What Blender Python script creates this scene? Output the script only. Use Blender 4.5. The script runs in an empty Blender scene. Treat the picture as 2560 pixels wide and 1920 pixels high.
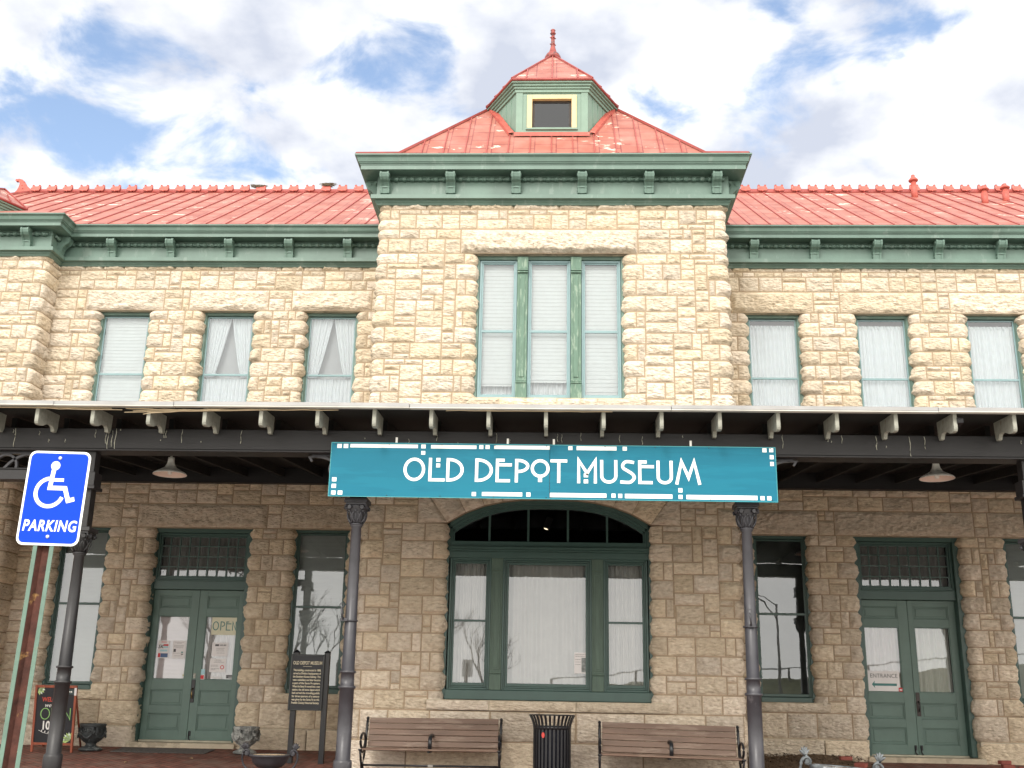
import bpy, math, random
import numpy as np
from mathutils import Vector, Matrix
PI = math.pi
R = math.radians
random.seed(7)
rng = np.random.default_rng(11)
sc = bpy.context.scene
col = sc.collection

# ------------------------------------------------------------------ camera
CAMZ = .92
def cam_setup():
    f, pi_, ya, ro = 2697.8, .28643, -.041057, .018584
    cy, sy, cp, sp = math.cos(ya), math.sin(ya), math.cos(pi_), math.sin(pi_)
    F = Vector((sy*cp, cy*cp, sp)); R0 = Vector((cy, -sy, 0)); U0 = R0.cross(F)
    cr, sr = math.cos(ro), math.sin(ro)
    Rr = R0*cr + U0*sr; U = -R0*sr + U0*cr
    cd = bpy.data.cameras.new('camera'); co = bpy.data.objects.new('camera', cd); col.objects.link(co)
    m = Matrix(((Rr.x, U.x, -F.x), (Rr.y, U.y, -F.y), (Rr.z, U.z, -F.z))).to_4x4()
    m.translation = (0, 0, CAMZ); co.matrix_world = m
    cd.sensor_width = 36; cd.sensor_fit = 'HORIZONTAL'; cd.lens = f/2560*36
    cd.clip_start = .05; cd.clip_end = 2000
    sc.camera = co
cam_setup()

# ------------------------------------------------------------------ light
SUN_EL, SUN_AZ = 38, 196      # azimuth: clockwise from +Y, the sun stands behind the camera, a little to its left
sc.view_settings.view_transform = 'Standard'; sc.view_settings.look = 'None'
sc.view_settings.gamma = 1; sc.view_settings.use_curve_mapping = False
sc.view_settings.exposure = 1.05
sd = bpy.data.lights.new('sun', 'SUN'); sd.energy = 1.0; sd.angle = R(14); sd.color = (1, .955, .88)
so = bpy.data.objects.new('sun', sd); col.objects.link(so)
sv = Vector((math.sin(R(SUN_AZ))*math.cos(R(SUN_EL)), math.cos(R(SUN_AZ))*math.cos(R(SUN_EL)), math.sin(R(SUN_EL))))
so.rotation_euler = sv.to_track_quat('Z', 'Y').to_euler()
w = bpy.data.worlds.new('World'); sc.world = w; w.use_nodes = True
nt = w.node_tree; nt.nodes.clear(); N = nt.nodes.new; L = nt.links.new
def skydir(px, py):           # direction of a point of the sky, from the fitted lens
    f = 2697.8
    m = sc.camera.matrix_world.to_3x3()
    v = m @ Vector(((px-1280)/f, -(py-960)/f, -1)); return v.normalized()
out = N('ShaderNodeOutputWorld'); tc = N('ShaderNodeTexCoord')
sky = N('ShaderNodeTexSky'); sky.sky_type = 'NISHITA'; sky.sun_disc = False
sky.sun_elevation = R(SUN_EL); sky.sun_rotation = R(SUN_AZ); sky.air_density = 1.1; sky.dust_density = .6
bg1 = N('ShaderNodeBackground'); bg1.inputs[1].default_value = .125
tintn = N('ShaderNodeMix'); tintn.data_type = 'RGBA'; tintn.blend_type = 'MULTIPLY'; tintn.inputs[0].default_value = 1
tintn.inputs[7].default_value = (1.18, 1.08, 1.02, 1)
L(sky.outputs[0], tintn.inputs[6]); L(tintn.outputs[2], bg1.inputs[0])
sep = N('ShaderNodeSeparateXYZ'); L(tc.outputs['Generated'], sep.inputs[0])
def M(op, a, b=None, c=None, clamp=False):
    n = N('ShaderNodeMath'); n.operation = op; n.use_clamp = clamp
    for i, v in enumerate((a, b, c)):
        if v is None: continue
        if isinstance(v, (int, float)): n.inputs[i].default_value = v
        else: L(v, n.inputs[i])
    return n.outputs[0]
den = M('ADD', M('MAXIMUM', sep.outputs[2], 0), .22)
cmb = N('ShaderNodeCombineXYZ'); L(M('DIVIDE', sep.outputs[0], den), cmb.inputs[0]); L(M('DIVIDE', sep.outputs[1], den), cmb.inputs[1])
n1 = N('ShaderNodeTexNoise'); n1.inputs['Scale'].default_value = 6.5; n1.inputs['Detail'].default_value = 9
n1.inputs['Roughness'].default_value = .56; n1.inputs['Distortion'].default_value = .35
L(cmb.outputs[0], n1.inputs['Vector'])
dens = M('ADD', M('MULTIPLY', M('SUBTRACT', n1.outputs[0], .5), 3.3), .68)
gaps = [((330, 350), .10, .34), ((30, 440), .08, .40), ((150, 250), .08, .20), ((480, 410), .07, .26), ((1140, 115), .04, .50), ((1010, 170), .04, .40),
        ((870, 260), .035, .26), ((1570, 250), .03, .5), ((1690, 305), .022, .36), ((2065, 150), .034, .52), ((2300, 50), .045, .55), ((2240, 95), .035, .36),
        ((230, 40), .05, .24), ((640, 210), .05, .2), ((1950, 415), .025, .36), ((600, 20), .05, .15), ((2000, 20), .04, .2)]
veil = M('MULTIPLY', dens, 1)
for (gp, rad, stg) in gaps:
    d = skydir(*gp)
    vd = N('ShaderNodeVectorMath'); vd.operation = 'DISTANCE'; L(tc.outputs['Generated'], vd.inputs[0]); vd.inputs[1].default_value = d
    g = M('POWER', 2.718, M('MULTIPLY', M('POWER', M('DIVIDE', vd.outputs['Value'], rad), 2.0), -1.0))
    veil = M('SUBTRACT', veil, M('MULTIPLY', g, stg))
back = N('ShaderNodeMapRange'); back.interpolation_type = 'SMOOTHSTEP'; back.inputs[1].default_value = .15; back.inputs[2].default_value = -.25; L(sep.outputs[1], back.inputs[0])
veil = M('ADD', veil, M('MULTIPLY', back.outputs[0], 1.5))
mr = N('ShaderNodeMapRange'); mr.interpolation_type = 'SMOOTHSTEP'
mr.inputs[1].default_value = -.22; mr.inputs[2].default_value = .42; L(veil, mr.inputs[0])
n2 = N('ShaderNodeTexNoise'); n2.inputs['Scale'].default_value = 5; n2.inputs['Detail'].default_value = 6; L(cmb.outputs[0], n2.inputs['Vector'])
cr = N('ShaderNodeValToRGB'); cr.color_ramp.elements[0].position = .38; cr.color_ramp.elements[0].color = (.56, .60, .70, 1)
cr.color_ramp.elements[1].position = .58; cr.color_ramp.elements[1].color = (1, 1, 1, 1); L(n2.outputs[0], cr.inputs[0])
even = N('ShaderNodeMix'); even.data_type = 'RGBA'; L(M('MULTIPLY', back.outputs[0], .8), even.inputs[0]); L(cr.outputs[0], even.inputs[6]); even.inputs[7].default_value = (2.75, 2.60, 2.38, 1)
bg2 = N('ShaderNodeBackground'); L(even.outputs[2], bg2.inputs[0]); bg2.inputs[1].default_value = .60
mx = N('ShaderNodeMixShader'); L(mr.outputs[0], mx.inputs[0]); L(bg1.outputs[0], mx.inputs[1]); L(bg2.outputs[0], mx.inputs[2])
L(mx.outputs[0], out.inputs[0])

# ------------------------------------------------------------------ materials
def newmat(name):
    m = bpy.data.materials.new(name); m.use_nodes = True; nt = m.node_tree
    b = nt.nodes['Principled BSDF']; return m, nt, b
def mat(name, c, rough=.6, var=.12, scale=6, bump=.0, bscale=60, metal=0, c2=None, c2amt=0, c2scale=3, c2lo=.55, stretch=None, spec=.5):
    """colour with broad variation, an optional second (wear) colour in patches and a fine bump"""
    m, nt, b = newmat(name); N = nt.nodes.new; L = nt.links.new
    b.inputs['Roughness'].default_value = rough; b.inputs['Metallic'].default_value = metal
    b.inputs['Specular IOR Level'].default_value = spec
    tc = N('ShaderNodeTexCoord'); vec = tc.outputs['Object']
    if stretch:
        mp = N('ShaderNodeMapping'); mp.inputs['Scale'].default_value = stretch; L(vec, mp.inputs[0]); vec = mp.outputs[0]
    n = N('ShaderNodeTexNoise'); n.inputs['Scale'].default_value = scale; n.inputs['Detail'].default_value = 6; L(vec, n.inputs['Vector'])
    r = N('ShaderNodeValToRGB'); r.color_ramp.elements[0].position = .3; r.color_ramp.elements[1].position = .7
    r.color_ramp.elements[0].color = (*[x*(1-var) for x in c], 1); r.color_ramp.elements[1].color = (*[min(1, x*(1+var)) for x in c], 1)
    L(n.outputs[0], r.inputs[0]); cout = r.outputs[0]
    if c2:
        n3 = N('ShaderNodeTexNoise'); n3.inputs['Scale'].default_value = c2scale; n3.inputs['Detail'].default_value = 8; n3.inputs['Roughness'].default_value = .65; L(vec, n3.inputs['Vector'])
        r3 = N('ShaderNodeMapRange'); r3.inputs[1].default_value = c2lo; r3.inputs[2].default_value = c2lo+.05; r3.inputs[4].default_value = c2amt; L(n3.outputs[0], r3.inputs[0])
        mx = N('ShaderNodeMix'); mx.data_type = 'RGBA'; L(r3.outputs[0], mx.inputs[0]); L(cout, mx.inputs[6]); mx.inputs[7].default_value = (*c2, 1); cout = mx.outputs[2]
    L(cout, b.inputs['Base Color'])
    if bump:
        n2 = N('ShaderNodeTexNoise'); n2.inputs['Scale'].default_value = bscale; n2.inputs['Detail'].default_value = 5; L(vec, n2.inputs['Vector'])
        bp = N('ShaderNodeBump'); bp.inputs['Strength'].default_value = bump; bp.inputs['Distance'].default_value = .01; L(n2.outputs[0], bp.inputs['Height']); L(bp.outputs[0], b.inputs['Normal'])
    return m
def stone_mat():
    m, nt, b = newmat('limestone'); N = nt.nodes.new; L = nt.links.new
    b.inputs['Roughness'].default_value = .95; b.inputs['Specular IOR Level'].default_value = .1
    at = N('ShaderNodeAttribute'); at.attribute_name = 'tint'; tc = N('ShaderNodeTexCoord')
    n = N('ShaderNodeTexNoise'); n.inputs['Scale'].default_value = 9; n.inputs['Detail'].default_value = 8; n.inputs['Roughness'].default_value = .65
    mp = N('ShaderNodeMapping'); mp.inputs['Scale'].default_value = (1, 1, 2.2); L(tc.outputs['Object'], mp.inputs[0]); L(mp.outputs[0], n.inputs['Vector'])
    r = N('ShaderNodeValToRGB'); e = r.color_ramp.elements
    e[0].position = .30; e[0].color = (.52, .43, .315, 1); e[1].position = .62; e[1].color = (.80, .70, .56, 1)
    r.color_ramp.elements.new(.47).color = (.715, .605, .47, 1)
    L(n.outputs[0], r.inputs[0])
    mx = N('ShaderNodeMix'); mx.data_type = 'RGBA'; mx.blend_type = 'MULTIPLY'; mx.inputs[0].default_value = 1
    L(r.outputs[0], mx.inputs[6]); L(at.outputs['Color'], mx.inputs[7]); L(mx.outputs[2], b.inputs['Base Color'])
    n2 = N('ShaderNodeTexNoise'); n2.inputs['Scale'].default_value = 26; n2.inputs['Detail'].default_value = 7; n2.inputs['Roughness'].default_value = .7; L(mp.outputs[0], n2.inputs['Vector'])
    bp = N('ShaderNodeBump'); nd = N('ShaderNodeMixRGB'); nd.blend_type = 'ADD'; nd.inputs[0].default_value = .06; L(mp.outputs[0], nd.inputs[1]); L(n2.outputs['Color'], nd.inputs[2])
    vo = N('ShaderNodeTexVoronoi'); vo.feature = 'F1'; vo.inputs['Scale'].default_value = 13; L(nd.outputs[0], vo.inputs['Vector'])
    hs = N('ShaderNodeMath'); hs.operation = 'MULTIPLY_ADD'; L(vo.outputs['Distance'], hs.inputs[0]); hs.inputs[1].default_value = -.9; L(n2.outputs[0], hs.inputs[2])
    bp.inputs['Strength'].default_value = .9; bp.inputs['Distance'].default_value = .03; L(hs.outputs[0], bp.inputs['Height']); L(bp.outputs[0], b.inputs['Normal'])
    return m
def roof_mat(name, axis):
    """painted sheet metal: staggered cross joints between the seams, chalky and flaked patches"""
    m, nt, b = newmat(name); N = nt.nodes.new; L = nt.links.new
    b.inputs['Roughness'].default_value = .5; b.inputs['Specular IOR Level'].default_value = .35
    tc = N('ShaderNodeTexCoord'); sp = N('ShaderNodeSeparateXYZ'); L(tc.outputs['Object'], sp.inputs[0])
    cb = N('ShaderNodeCombineXYZ'); L(sp.outputs[2], cb.inputs[0]); L(sp.outputs[0 if axis == 'x' else 1], cb.inputs[1])
    br = N('ShaderNodeTexBrick'); br.offset = .5; br.inputs['Scale'].default_value = 1; br.inputs['Brick Width'].default_value = .34; br.inputs['Row Height'].default_value = .41
    br.inputs['Mortar Size'].default_value = .012; br.inputs['Mortar Smooth'].default_value = .3; br.inputs['Bias'].default_value = 0
    br.inputs['Color1'].default_value = (.385, .135, .098, 1); br.inputs['Color2'].default_value = (.32, .105, .078, 1); br.inputs['Mortar'].default_value = (.20, .04, .035, 1)
    L(cb.outputs[0], br.inputs['Vector'])
    n = N('ShaderNodeTexNoise'); n.inputs['Scale'].default_value = 2.2; n.inputs['Detail'].default_value = 7; L(tc.outputs['Object'], n.inputs['Vector'])
    r1 = N('ShaderNodeMapRange'); r1.inputs[1].default_value = .40; r1.inputs[2].default_value = .72; r1.inputs[4].default_value = .5; L(n.outputs[0], r1.inputs[0])
    m1 = N('ShaderNodeMix'); m1.data_type = 'RGBA'; L(r1.outputs[0], m1.inputs[0]); L(br.outputs[0], m1.inputs[6]); m1.inputs[7].default_value = (.50, .26, .215, 1)
    n2 = N('ShaderNodeTexNoise'); n2.inputs['Scale'].default_value = 1.9; n2.inputs['Detail'].default_value = 10; n2.inputs['Roughness'].default_value = .7
    mp = N('ShaderNodeMapping'); mp.inputs['Scale'].default_value = (.6, 1, 1.6); mp.inputs['Location'].default_value = (3, 1, 2); L(tc.outputs['Object'], mp.inputs[0]); L(mp.outputs[0], n2.inputs['Vector'])
    r2 = N('ShaderNodeMapRange'); r2.inputs[1].default_value = .605; r2.inputs[2].default_value = .625; L(n2.outputs[0], r2.inputs[0])
    m2 = N('ShaderNodeMix'); m2.data_type = 'RGBA'; L(r2.outputs[0], m2.inputs[0]); L(m1.outputs[2], m2.inputs[6]); m2.inputs[7].default_value = (.72, .62, .52, 1)
    L(m2.outputs[2], b.inputs['Base Color'])
    n3 = N('ShaderNodeTexNoise'); n3.inputs['Scale'].default_value = 5; L(tc.outputs['Object'], n3.inputs['Vector'])
    bp = N('ShaderNodeBump'); bp.inputs['Strength'].default_value = .35; bp.inputs['Distance'].default_value = .03; L(n3.outputs[0], bp.inputs['Height']); L(bp.outputs[0], b.inputs['Normal'])
    return m
def glass_mat(name, refl, tint=(1, 1, 1)):
    m = bpy.data.materials.new(name); m.use_nodes = True; nt = m.node_tree; nt.nodes.clear(); N = nt.nodes.new; L = nt.links.new
    o = N('ShaderNodeOutputMaterial'); t = N('ShaderNodeBsdfTransparent'); t.inputs[0].default_value = (*tint, 1)
    g = N('ShaderNodeBsdfGlossy'); g.inputs['Roughness'].default_value = .0; g.inputs['Color'].default_value = (.92, .96, 1, 1)
    fr = N('ShaderNodeFresnel'); fr.inputs[0].default_value = 1.5
    ad = N('ShaderNodeMath'); ad.operation = 'ADD'; ad.use_clamp = True; L(fr.outputs[0], ad.inputs[0]); ad.inputs[1].default_value = refl
    tcc = N('ShaderNodeTexCoord'); n = N('ShaderNodeTexNoise'); n.inputs['Scale'].default_value = 1.3; L(tcc.outputs['Object'], n.inputs['Vector'])
    bp = N('ShaderNodeBump'); bp.inputs['Strength'].default_value = .03; bp.inputs['Distance'].default_value = .03; L(n.outputs[0], bp.inputs['Height']); L(bp.outputs[0], g.inputs['Normal'])
    x = N('ShaderNodeMixShader'); L(ad.outputs[0], x.inputs[0]); L(t.outputs[0], x.inputs[1]); L(g.outputs[0], x.inputs[2]); L(x.outputs[0], o.inputs[0])
    return m
def cloth_mat(name, c, trans=.3):
    m = bpy.data.materials.new(name); m.use_nodes = True; nt = m.node_tree; nt.nodes.clear(); N = nt.nodes.new; L = nt.links.new
    o = N('ShaderNodeOutputMaterial'); d = N('ShaderNodeBsdfDiffuse'); t = N('ShaderNodeBsdfTranslucent')
    tcc = N('ShaderNodeTexCoord'); n = N('ShaderNodeTexNoise'); n.inputs['Scale'].default_value = 7; L(tcc.outputs['Object'], n.inputs['Vector'])
    r = N('ShaderNodeValToRGB'); r.color_ramp.elements[0].color = (*[x*.88 for x in c], 1); r.color_ramp.elements[1].color = (*c, 1); L(n.outputs[0], r.inputs[0])
    L(r.outputs[0], d.inputs[0]); L(r.outputs[0], t.inputs[0])
    x = N('ShaderNodeMixShader'); x.inputs[0].default_value = trans; L(d.outputs[0], x.inputs[1]); L(t.outputs[0], x.inputs[2]); L(x.outputs[0], o.inputs[0])
    return m
def brick_floor_mat():
    m, nt, b = newmat('brick_paving'); N = nt.nodes.new; L = nt.links.new
    b.inputs['Roughness'].default_value = .9; b.inputs['Specular IOR Level'].default_value = .2
    tc = N('ShaderNodeTexCoord'); mp = N('ShaderNodeMapping'); mp.inputs['Rotation'].default_value = (0, 0, R(45)); L(tc.outputs['Object'], mp.inputs[0])
    br = N('ShaderNodeTexBrick'); br.inputs['Scale'].default_value = 1; br.inputs['Brick Width'].default_value = .21; br.inputs['Row Height'].default_value = .105
    br.inputs['Mortar Size'].default_value = .009; br.inputs['Color1'].default_value = (.25, .10, .075, 1); br.inputs['Color2'].default_value = (.15, .065, .05, 1); br.inputs['Mortar'].default_value = (.055, .045, .038, 1)
    L(mp.outputs[0], br.inputs['Vector'])
    n = N('ShaderNodeTexNoise'); n.inputs['Scale'].default_value = 3; n.inputs['Detail'].default_value = 8; L(tc.outputs['Object'], n.inputs['Vector'])
    r = N('ShaderNodeMapRange'); r.inputs[1].default_value = .45; r.inputs[2].default_value = .7; r.inputs[4].default_value = .55; L(n.outputs[0], r.inputs[0])
    mx = N('ShaderNodeMix'); mx.data_type = 'RGBA'; L(r.outputs[0], mx.inputs[0]); L(br.outputs[0], mx.inputs[6]); mx.inputs[7].default_value = (.22, .17, .14, 1); L(mx.outputs[2], b.inputs['Base Color'])
    bp = N('ShaderNodeBump'); bp.inputs['Strength'].default_value = .8; bp.inputs['Distance'].default_value = .012; bp.invert = True; L(br.outputs['Fac'], bp.inputs['Height']); L(bp.outputs[0], b.inputs['Normal'])
    return m
LIME = stone_mat()
MORTAR = mat('mortar', (.37, .285, .195), .95, .1, 8, .3, 80)
SMOOTHSTONE = mat('dressed_stone', (.52, .45, .34), .9, .16, 5, .35, 30, c2=(.22, .18, .13), c2amt=.5, c2scale=2.3, c2lo=.54)
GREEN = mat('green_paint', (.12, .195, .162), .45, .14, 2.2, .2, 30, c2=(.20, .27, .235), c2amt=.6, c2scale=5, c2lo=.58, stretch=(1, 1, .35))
GREENOLD = mat('weathered_green_paint', (.12, .205, .155), .7, .12, 8, .25, 60, c2=(.27, .36, .28), c2amt=.8, c2scale=9, c2lo=.55, stretch=(3, 3, .5))
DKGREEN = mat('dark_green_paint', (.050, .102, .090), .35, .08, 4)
DOORGREEN = mat('door_green_paint', (.105, .175, .15), .4, .08, 4, .05, 40)
LTGREEN = mat('pale_green_paint', (.18, .28, .22), .5, .08, 4, .1, 40)
STORM = mat('storm_sash', (.22, .34, .36), .35, .05, 4)
CREAMP = mat('cream_paint', (.72, .55, .28), .5, .06, 4)
ROOFX = roof_mat('red_roof_x', 'x'); ROOFY = roof_mat('red_roof_y', 'y')
REDP = mat('red_seam_paint', (.34, .07, .06), .5, .15, 5)
REDC = mat('red_crest_paint', (.46, .10, .075), .55, .2, 9, .2, 30, c2=(.62, .40, .34), c2amt=.5, c2scale=7, c2lo=.62)
REDDK = mat('dark_red_paint', (.20, .035, .03), .5, .15, 9)
BEAM = mat('black_painted_timber', (.009, .0085, .010), .5, .3, 5, .25, 25, stretch=(.4, 1, 3))
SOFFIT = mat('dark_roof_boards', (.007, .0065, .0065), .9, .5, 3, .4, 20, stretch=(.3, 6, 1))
TAILP = mat('weathered_grey_paint', (.29, .295, .255), .75, .2, 12, .4, 50, c2=(.16, .12, .08), c2amt=.7, c2scale=9, c2lo=.6)
GUTTER = mat('galvanised_edge', (.30, .30, .30), .45, .1, 3, metal=.3)
WHITEP = mat('white_paint', (.78, .78, .74), .5, .05, 4)
IRON = mat('grey_iron_paint', (.042, .042, .050), .38, .15, 7, .12, 40, c2=(.16, .16, .17), c2amt=.5, c2scale=5, c2lo=.64)
IRONDK = mat('blackened_iron_paint', (.018, .018, .020), .45, .2, 7, .12, 40)
BLACK = mat('black_iron', (.012, .013, .016), .35, .2, 8, .1, 40)
DROP = mat('bird_droppings', (.5, .5, .42), .9, .1, 8)
SIGNBLUE = mat('teal_sign_enamel', (.006, .145, .225), .45, .06, 2, spec=.2, c2=(.009, .175, .26), c2amt=.5, c2scale=1.3, c2lo=.5, stretch=(.3, 1, 3))
SIGNWHITE = mat('sign_white', (.86, .87, .84), .4, .02, 4)
PBLUE = mat('parking_blue', (.001, .048, .55), .5, .05, 4, spec=.15)
PWHITE = mat('parking_white', (.88, .9, .9), .35, .02, 4)
POSTGREEN = mat('faded_green_post', (.105, .175, .14), .6, .16, 12, .2, 60, c2=(.30, .16, .07), c2amt=.6, c2scale=14, c2lo=.66)
RUST = mat('rusty_steel', (.075, .026, .018), .85, .4, 20, .4, 70, c2=(.30, .17, .06), c2amt=.8, c2scale=9, c2lo=.6)
WOOD = mat('brown_composite_slat', (.15, .095, .068), .6, .18, 7, .25, 70, c2=(.24, .18, .14), c2amt=.6, c2scale=6, c2lo=.55, stretch=(.25, 2, 2))
CHALK = mat('chalkboard', (.016, .018, .024), .5, .3, 3)
REDWOOD = mat('red_stained_wood', (.32, .085, .045), .5, .15, 9, .1, 40, stretch=(2, 2, .4))
URN = mat('weathered_dark_iron', (.04, .047, .05), .55, .4, 14, .35, 60, c2=(.30, .32, .31), c2amt=.7, c2scale=9, c2lo=.58)
URNL = mat('limewashed_iron', (.16, .17, .165), .7, .4, 14, .4, 60, c2=(.42, .43, .41), c2amt=.8, c2scale=8, c2lo=.46)
SOIL = mat('potting_gravel', (.42, .33, .22), .95, .5, 60, .8, 90)
MULCH = mat('bark_mulch', (.11, .07, .04), .95, .6, 40, 1, 60)
PAPER = mat('paper', (.80, .78, .78), .7, .03, 4)
CREAMPAPER = mat('cream_card', (.70, .68, .52), .7, .03, 4)
INK = mat('grey_ink', (.10, .10, .11), .8, .05, 4)
TEAL = mat('teal_ink', (.07, .22, .21), .7, .05, 4)
REDINK = mat('red_ink', (.60, .03, .04), .6, .05, 4)
BLUEINK = mat('blue_ink', (.08, .14, .28), .6, .05, 4)
CYANINK = mat('pale_blue_ink', (.42, .66, .72), .6, .05, 4)
GOLD = mat('cream_lettering', (.72, .66, .48), .6, .08, 9)
LAMPG = mat('enamel_lamp', (.90, .91, .84), .3, .15, 10, c2=(.2, .2, .16), c2amt=.5, c2scale=8, c2lo=.64)
LAMPIN = mat('lamp_inside', (.80, .66, .58), .6, .05, 5)
GLASSL = glass_mat('lower_glass', .09); GLASSU = glass_mat('upper_glass', .075); GLASSD = glass_mat('door_glass', .09); GLASSK = glass_mat('dark_glass', .02, (.25, .25, .27))
CURT = cloth_mat('sheer_curtain', (.74, .81, .84), .12); CURTW = cloth_mat('grey_curtain', (.58, .58, .55), .2); BLIND = cloth_mat('blind_slats', (.72, .79, .80), .12)
DARKROOM = mat('dark_interior', (.03, .03, .032), .9, .2, 2)  # near black: the darkness of unlit rooms is put into the colour
BRASS = mat('aged_brass', (.35, .24, .09), .35, .2, 20, metal=.8)
TWIG = mat('dry_twigs', (.17, .145, .10), .9, .4, 30)
BARK = mat('grey_bark', (.17, .155, .14), .9, .25, 9)
BRICKP = brick_floor_mat()
PAVE = mat('concrete_paving', (.34, .32, .29), .9, .12, 2, .3, 60)
BOUNCEROAD = mat('pale_bounce_road', (.42, .395, .355), .9, .2, 5, .4, 90)  # road surface out of view, tone raised to bounce light up at the facade
GRASS = mat('winter_grass', (.13, .13, .06), .95, .35, 2, .6, 30)
REDBRK = mat('loose_red_brick', (.22, .06, .045), .85, .2, 15, .3, 60)
GLOWM = bpy.data.materials.new('lamp_glow'); GLOWM.use_nodes = True
GLOWM.node_tree.nodes['Principled BSDF'].inputs['Emission Color'].default_value = (1, .82, .5, 1); GLOWM.node_tree.nodes['Principled BSDF'].inputs['Emission Strength'].default_value = 4

# ------------------------------------------------------------------ mesh helpers
class MB:
    def __init__(s): s.v = []; s.f = []; s.m = []; s.c = 0; s.sm = []
    def add(s, vs, fs, smooth=False):
        o = len(s.v); s.v += [tuple(p) for p in vs]
        for f in fs: s.f.append([o+i for i in f]); s.m.append(s.c); s.sm.append(smooth)
        return s
    def box(s, x0, x1, y0, y1, z0, z1, bev=0):
        if x1 < x0: x0, x1 = x1, x0
        if bev <= 0:
            return s.add([(x, y, z) for z in (z0, z1) for y in (y0, y1) for x in (x0, x1)],
                     [(0, 2, 3, 1), (4, 5, 7, 6), (0, 1, 5, 4), (2, 6, 7, 3), (0, 4, 6, 2), (1, 3, 7, 5)])
        b = min(bev, (x1-x0)/2.2, (y1-y0)/2.2, (z1-z0)/2.2)
        pts = []
        idx = {}
        for i, x in enumerate((x0, x1)):
            for j, y in enumerate((y0, y1)):
                for k, z in enumerate((z0, z1)):
                    sx, sy, sz = (1, -1)[i], (1, -1)[j], (1, -1)[k]
                    idx[i, j, k] = len(pts)
                    pts += [(x, y+sy*b, z+sz*b), (x+sx*b, y, z+sz*b), (x+sx*b, y+sy*b, z)]
        F = []
        for i in (0, 1):
            q = [idx[i, 0, 0], idx[i, 1, 0], idx[i, 1, 1], idx[i, 0, 1]]; F.append(q if i else q[::-1])
        for j in (0, 1):
            q = [idx[0, j, 0]+1, idx[1, j, 0]+1, idx[1, j, 1]+1, idx[0, j, 1]+1]; F.append(q[::-1] if j else q)
        for k in (0, 1):
            q = [idx[0, 0, k]+2, idx[1, 0, k]+2, idx[1, 1, k]+2, idx[0, 1, k]+2]; F.append(q if k else q[::-1])
        for c in idx.values(): F.append([c, c+1, c+2])
        for i in (0, 1):
            for j in (0, 1): a, c = idx[i, j, 0], idx[i, j, 1]; F.append([a, a+1, c+1, c])
        for i in (0, 1):
            for k in (0, 1): a, c = idx[i, 0, k], idx[i, 1, k]; F.append([a, a+2, c+2, c])
        for j in (0, 1):
            for k in (0, 1): a, c = idx[0, j, k]+1, idx[1, j, k]+1; F.append([a, a+1, c+1, c])
        return s.add(pts, F)
    def ring(s, pts_list, close_u=True, caps=True, smooth=True):
        n = len(pts_list[0]); vs = [p for r_ in pts_list for p in r_]; fs = []
        for i in range(len(pts_list)-1):
            for j in range(n if close_u else n-1):
                k = (j+1) % n; fs.append((i*n+j, i*n+k, (i+1)*n+k, (i+1)*n+j))
        s.add(vs, fs, smooth)
        if caps and close_u:
            o = len(s.v)-len(vs)
            s.f.append([o+j for j in range(n)][::-1]); s.m.append(s.c); s.sm.append(False)
            s.f.append([o+(len(pts_list)-1)*n+j for j in range(n)]); s.m.append(s.c); s.sm.append(False)
        return s
    def lathe(s, prof, c=(0, 0, 0), n=24, caps=True, sq=None):
        rings = []
        for (r_, z) in prof:
            rings.append([(c[0]+r_*math.cos(2*PI*j/n), c[1]+r_*math.sin(2*PI*j/n), c[2]+z) for j in range(n)])
        return s.ring(rings, caps=caps)
    def tube(s, pts, r_, n=8, caps=True, flat=None):
        P = [Vector(p) for p in pts]; rings = []
        up = Vector((0, 0, 1)); 
        for i, p in enumerate(P):
            t = (P[min(i+1, len(P)-1)]-P[max(i-1, 0)]).normalized()
            a = t.cross(up)
            if a.length < .05: a = t.cross(Vector((0, 1, 0)))
            a.normalize(); b = a.cross(t).normalized()
            rr = r_[i] if isinstance(r_, (list, tuple)) else r_
            rb = rr if flat is None else flat
            rings.append([tuple(p+a*rr*math.cos(2*PI*j/n)+b*rb*math.sin(2*PI*j/n)) for j in range(n)])
        return s.ring(rings, caps=caps)
    def prism(s, poly, axis, a, b, smooth=False):
        """poly: 2-D outline; axis 'x': (y,z) extruded from x=a to b; 'y': (x,z); 'z': (x,y)"""
        f = {'x': lambda p, t: (t, p[0], p[1]), 'y': lambda p, t: (p[0], t, p[1]), 'z': lambda p, t: (p[0], p[1], t)}[axis]
        n = len(poly); vs = [f(p, a) for p in poly]+[f(p, b) for p in poly]
        return s.add(vs, [tuple(range(n))[::-1], tuple(range(n, 2*n))]+[(i, (i+1) % n, n+(i+1) % n, n+i) for i in range(n)], smooth)
    def xf(s, m, start=0):
        for i in range(start, len(s.v)): s.v[i] = tuple(m @ Vector(s.v[i]))
        return s
    def build(s, name, mats, parent=None, loc=None, fix=True):
        me = bpy.data.meshes.new(name); me.from_pydata(s.v, [], s.f)
        if not isinstance(mats, (list, tuple)): mats = [mats]
        for m in mats: me.materials.append(m)
        me.polygons.foreach_set('material_index', s.m); me.polygons.foreach_set('use_smooth', s.sm)
        me.update()
        o = bpy.data.objects.new(name, me); col.objects.link(o)
        if parent: o.parent = parent
        if loc: o.location = loc
        if len(s.f) == 1:          # a single pane always faces the street
            if me.polygons[0].normal.y > 0: me.flip_normals()
        elif fix:
            import bmesh
            bm = bmesh.new(); bm.from_mesh(me); bmesh.ops.recalc_face_normals(bm, faces=bm.faces); bm.to_mesh(me); bm.free()
        return o
def thing(name, label, cat, loc=(0, 0, 0), rot=(0, 0, 0), group=None):
    o = bpy.data.objects.new(name, None); col.objects.link(o); o.location = loc; o.rotation_euler = rot
    o.empty_display_size = .2
    o['label'] = label; o['category'] = cat
    if group: o['group'] = group
    return o
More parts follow.
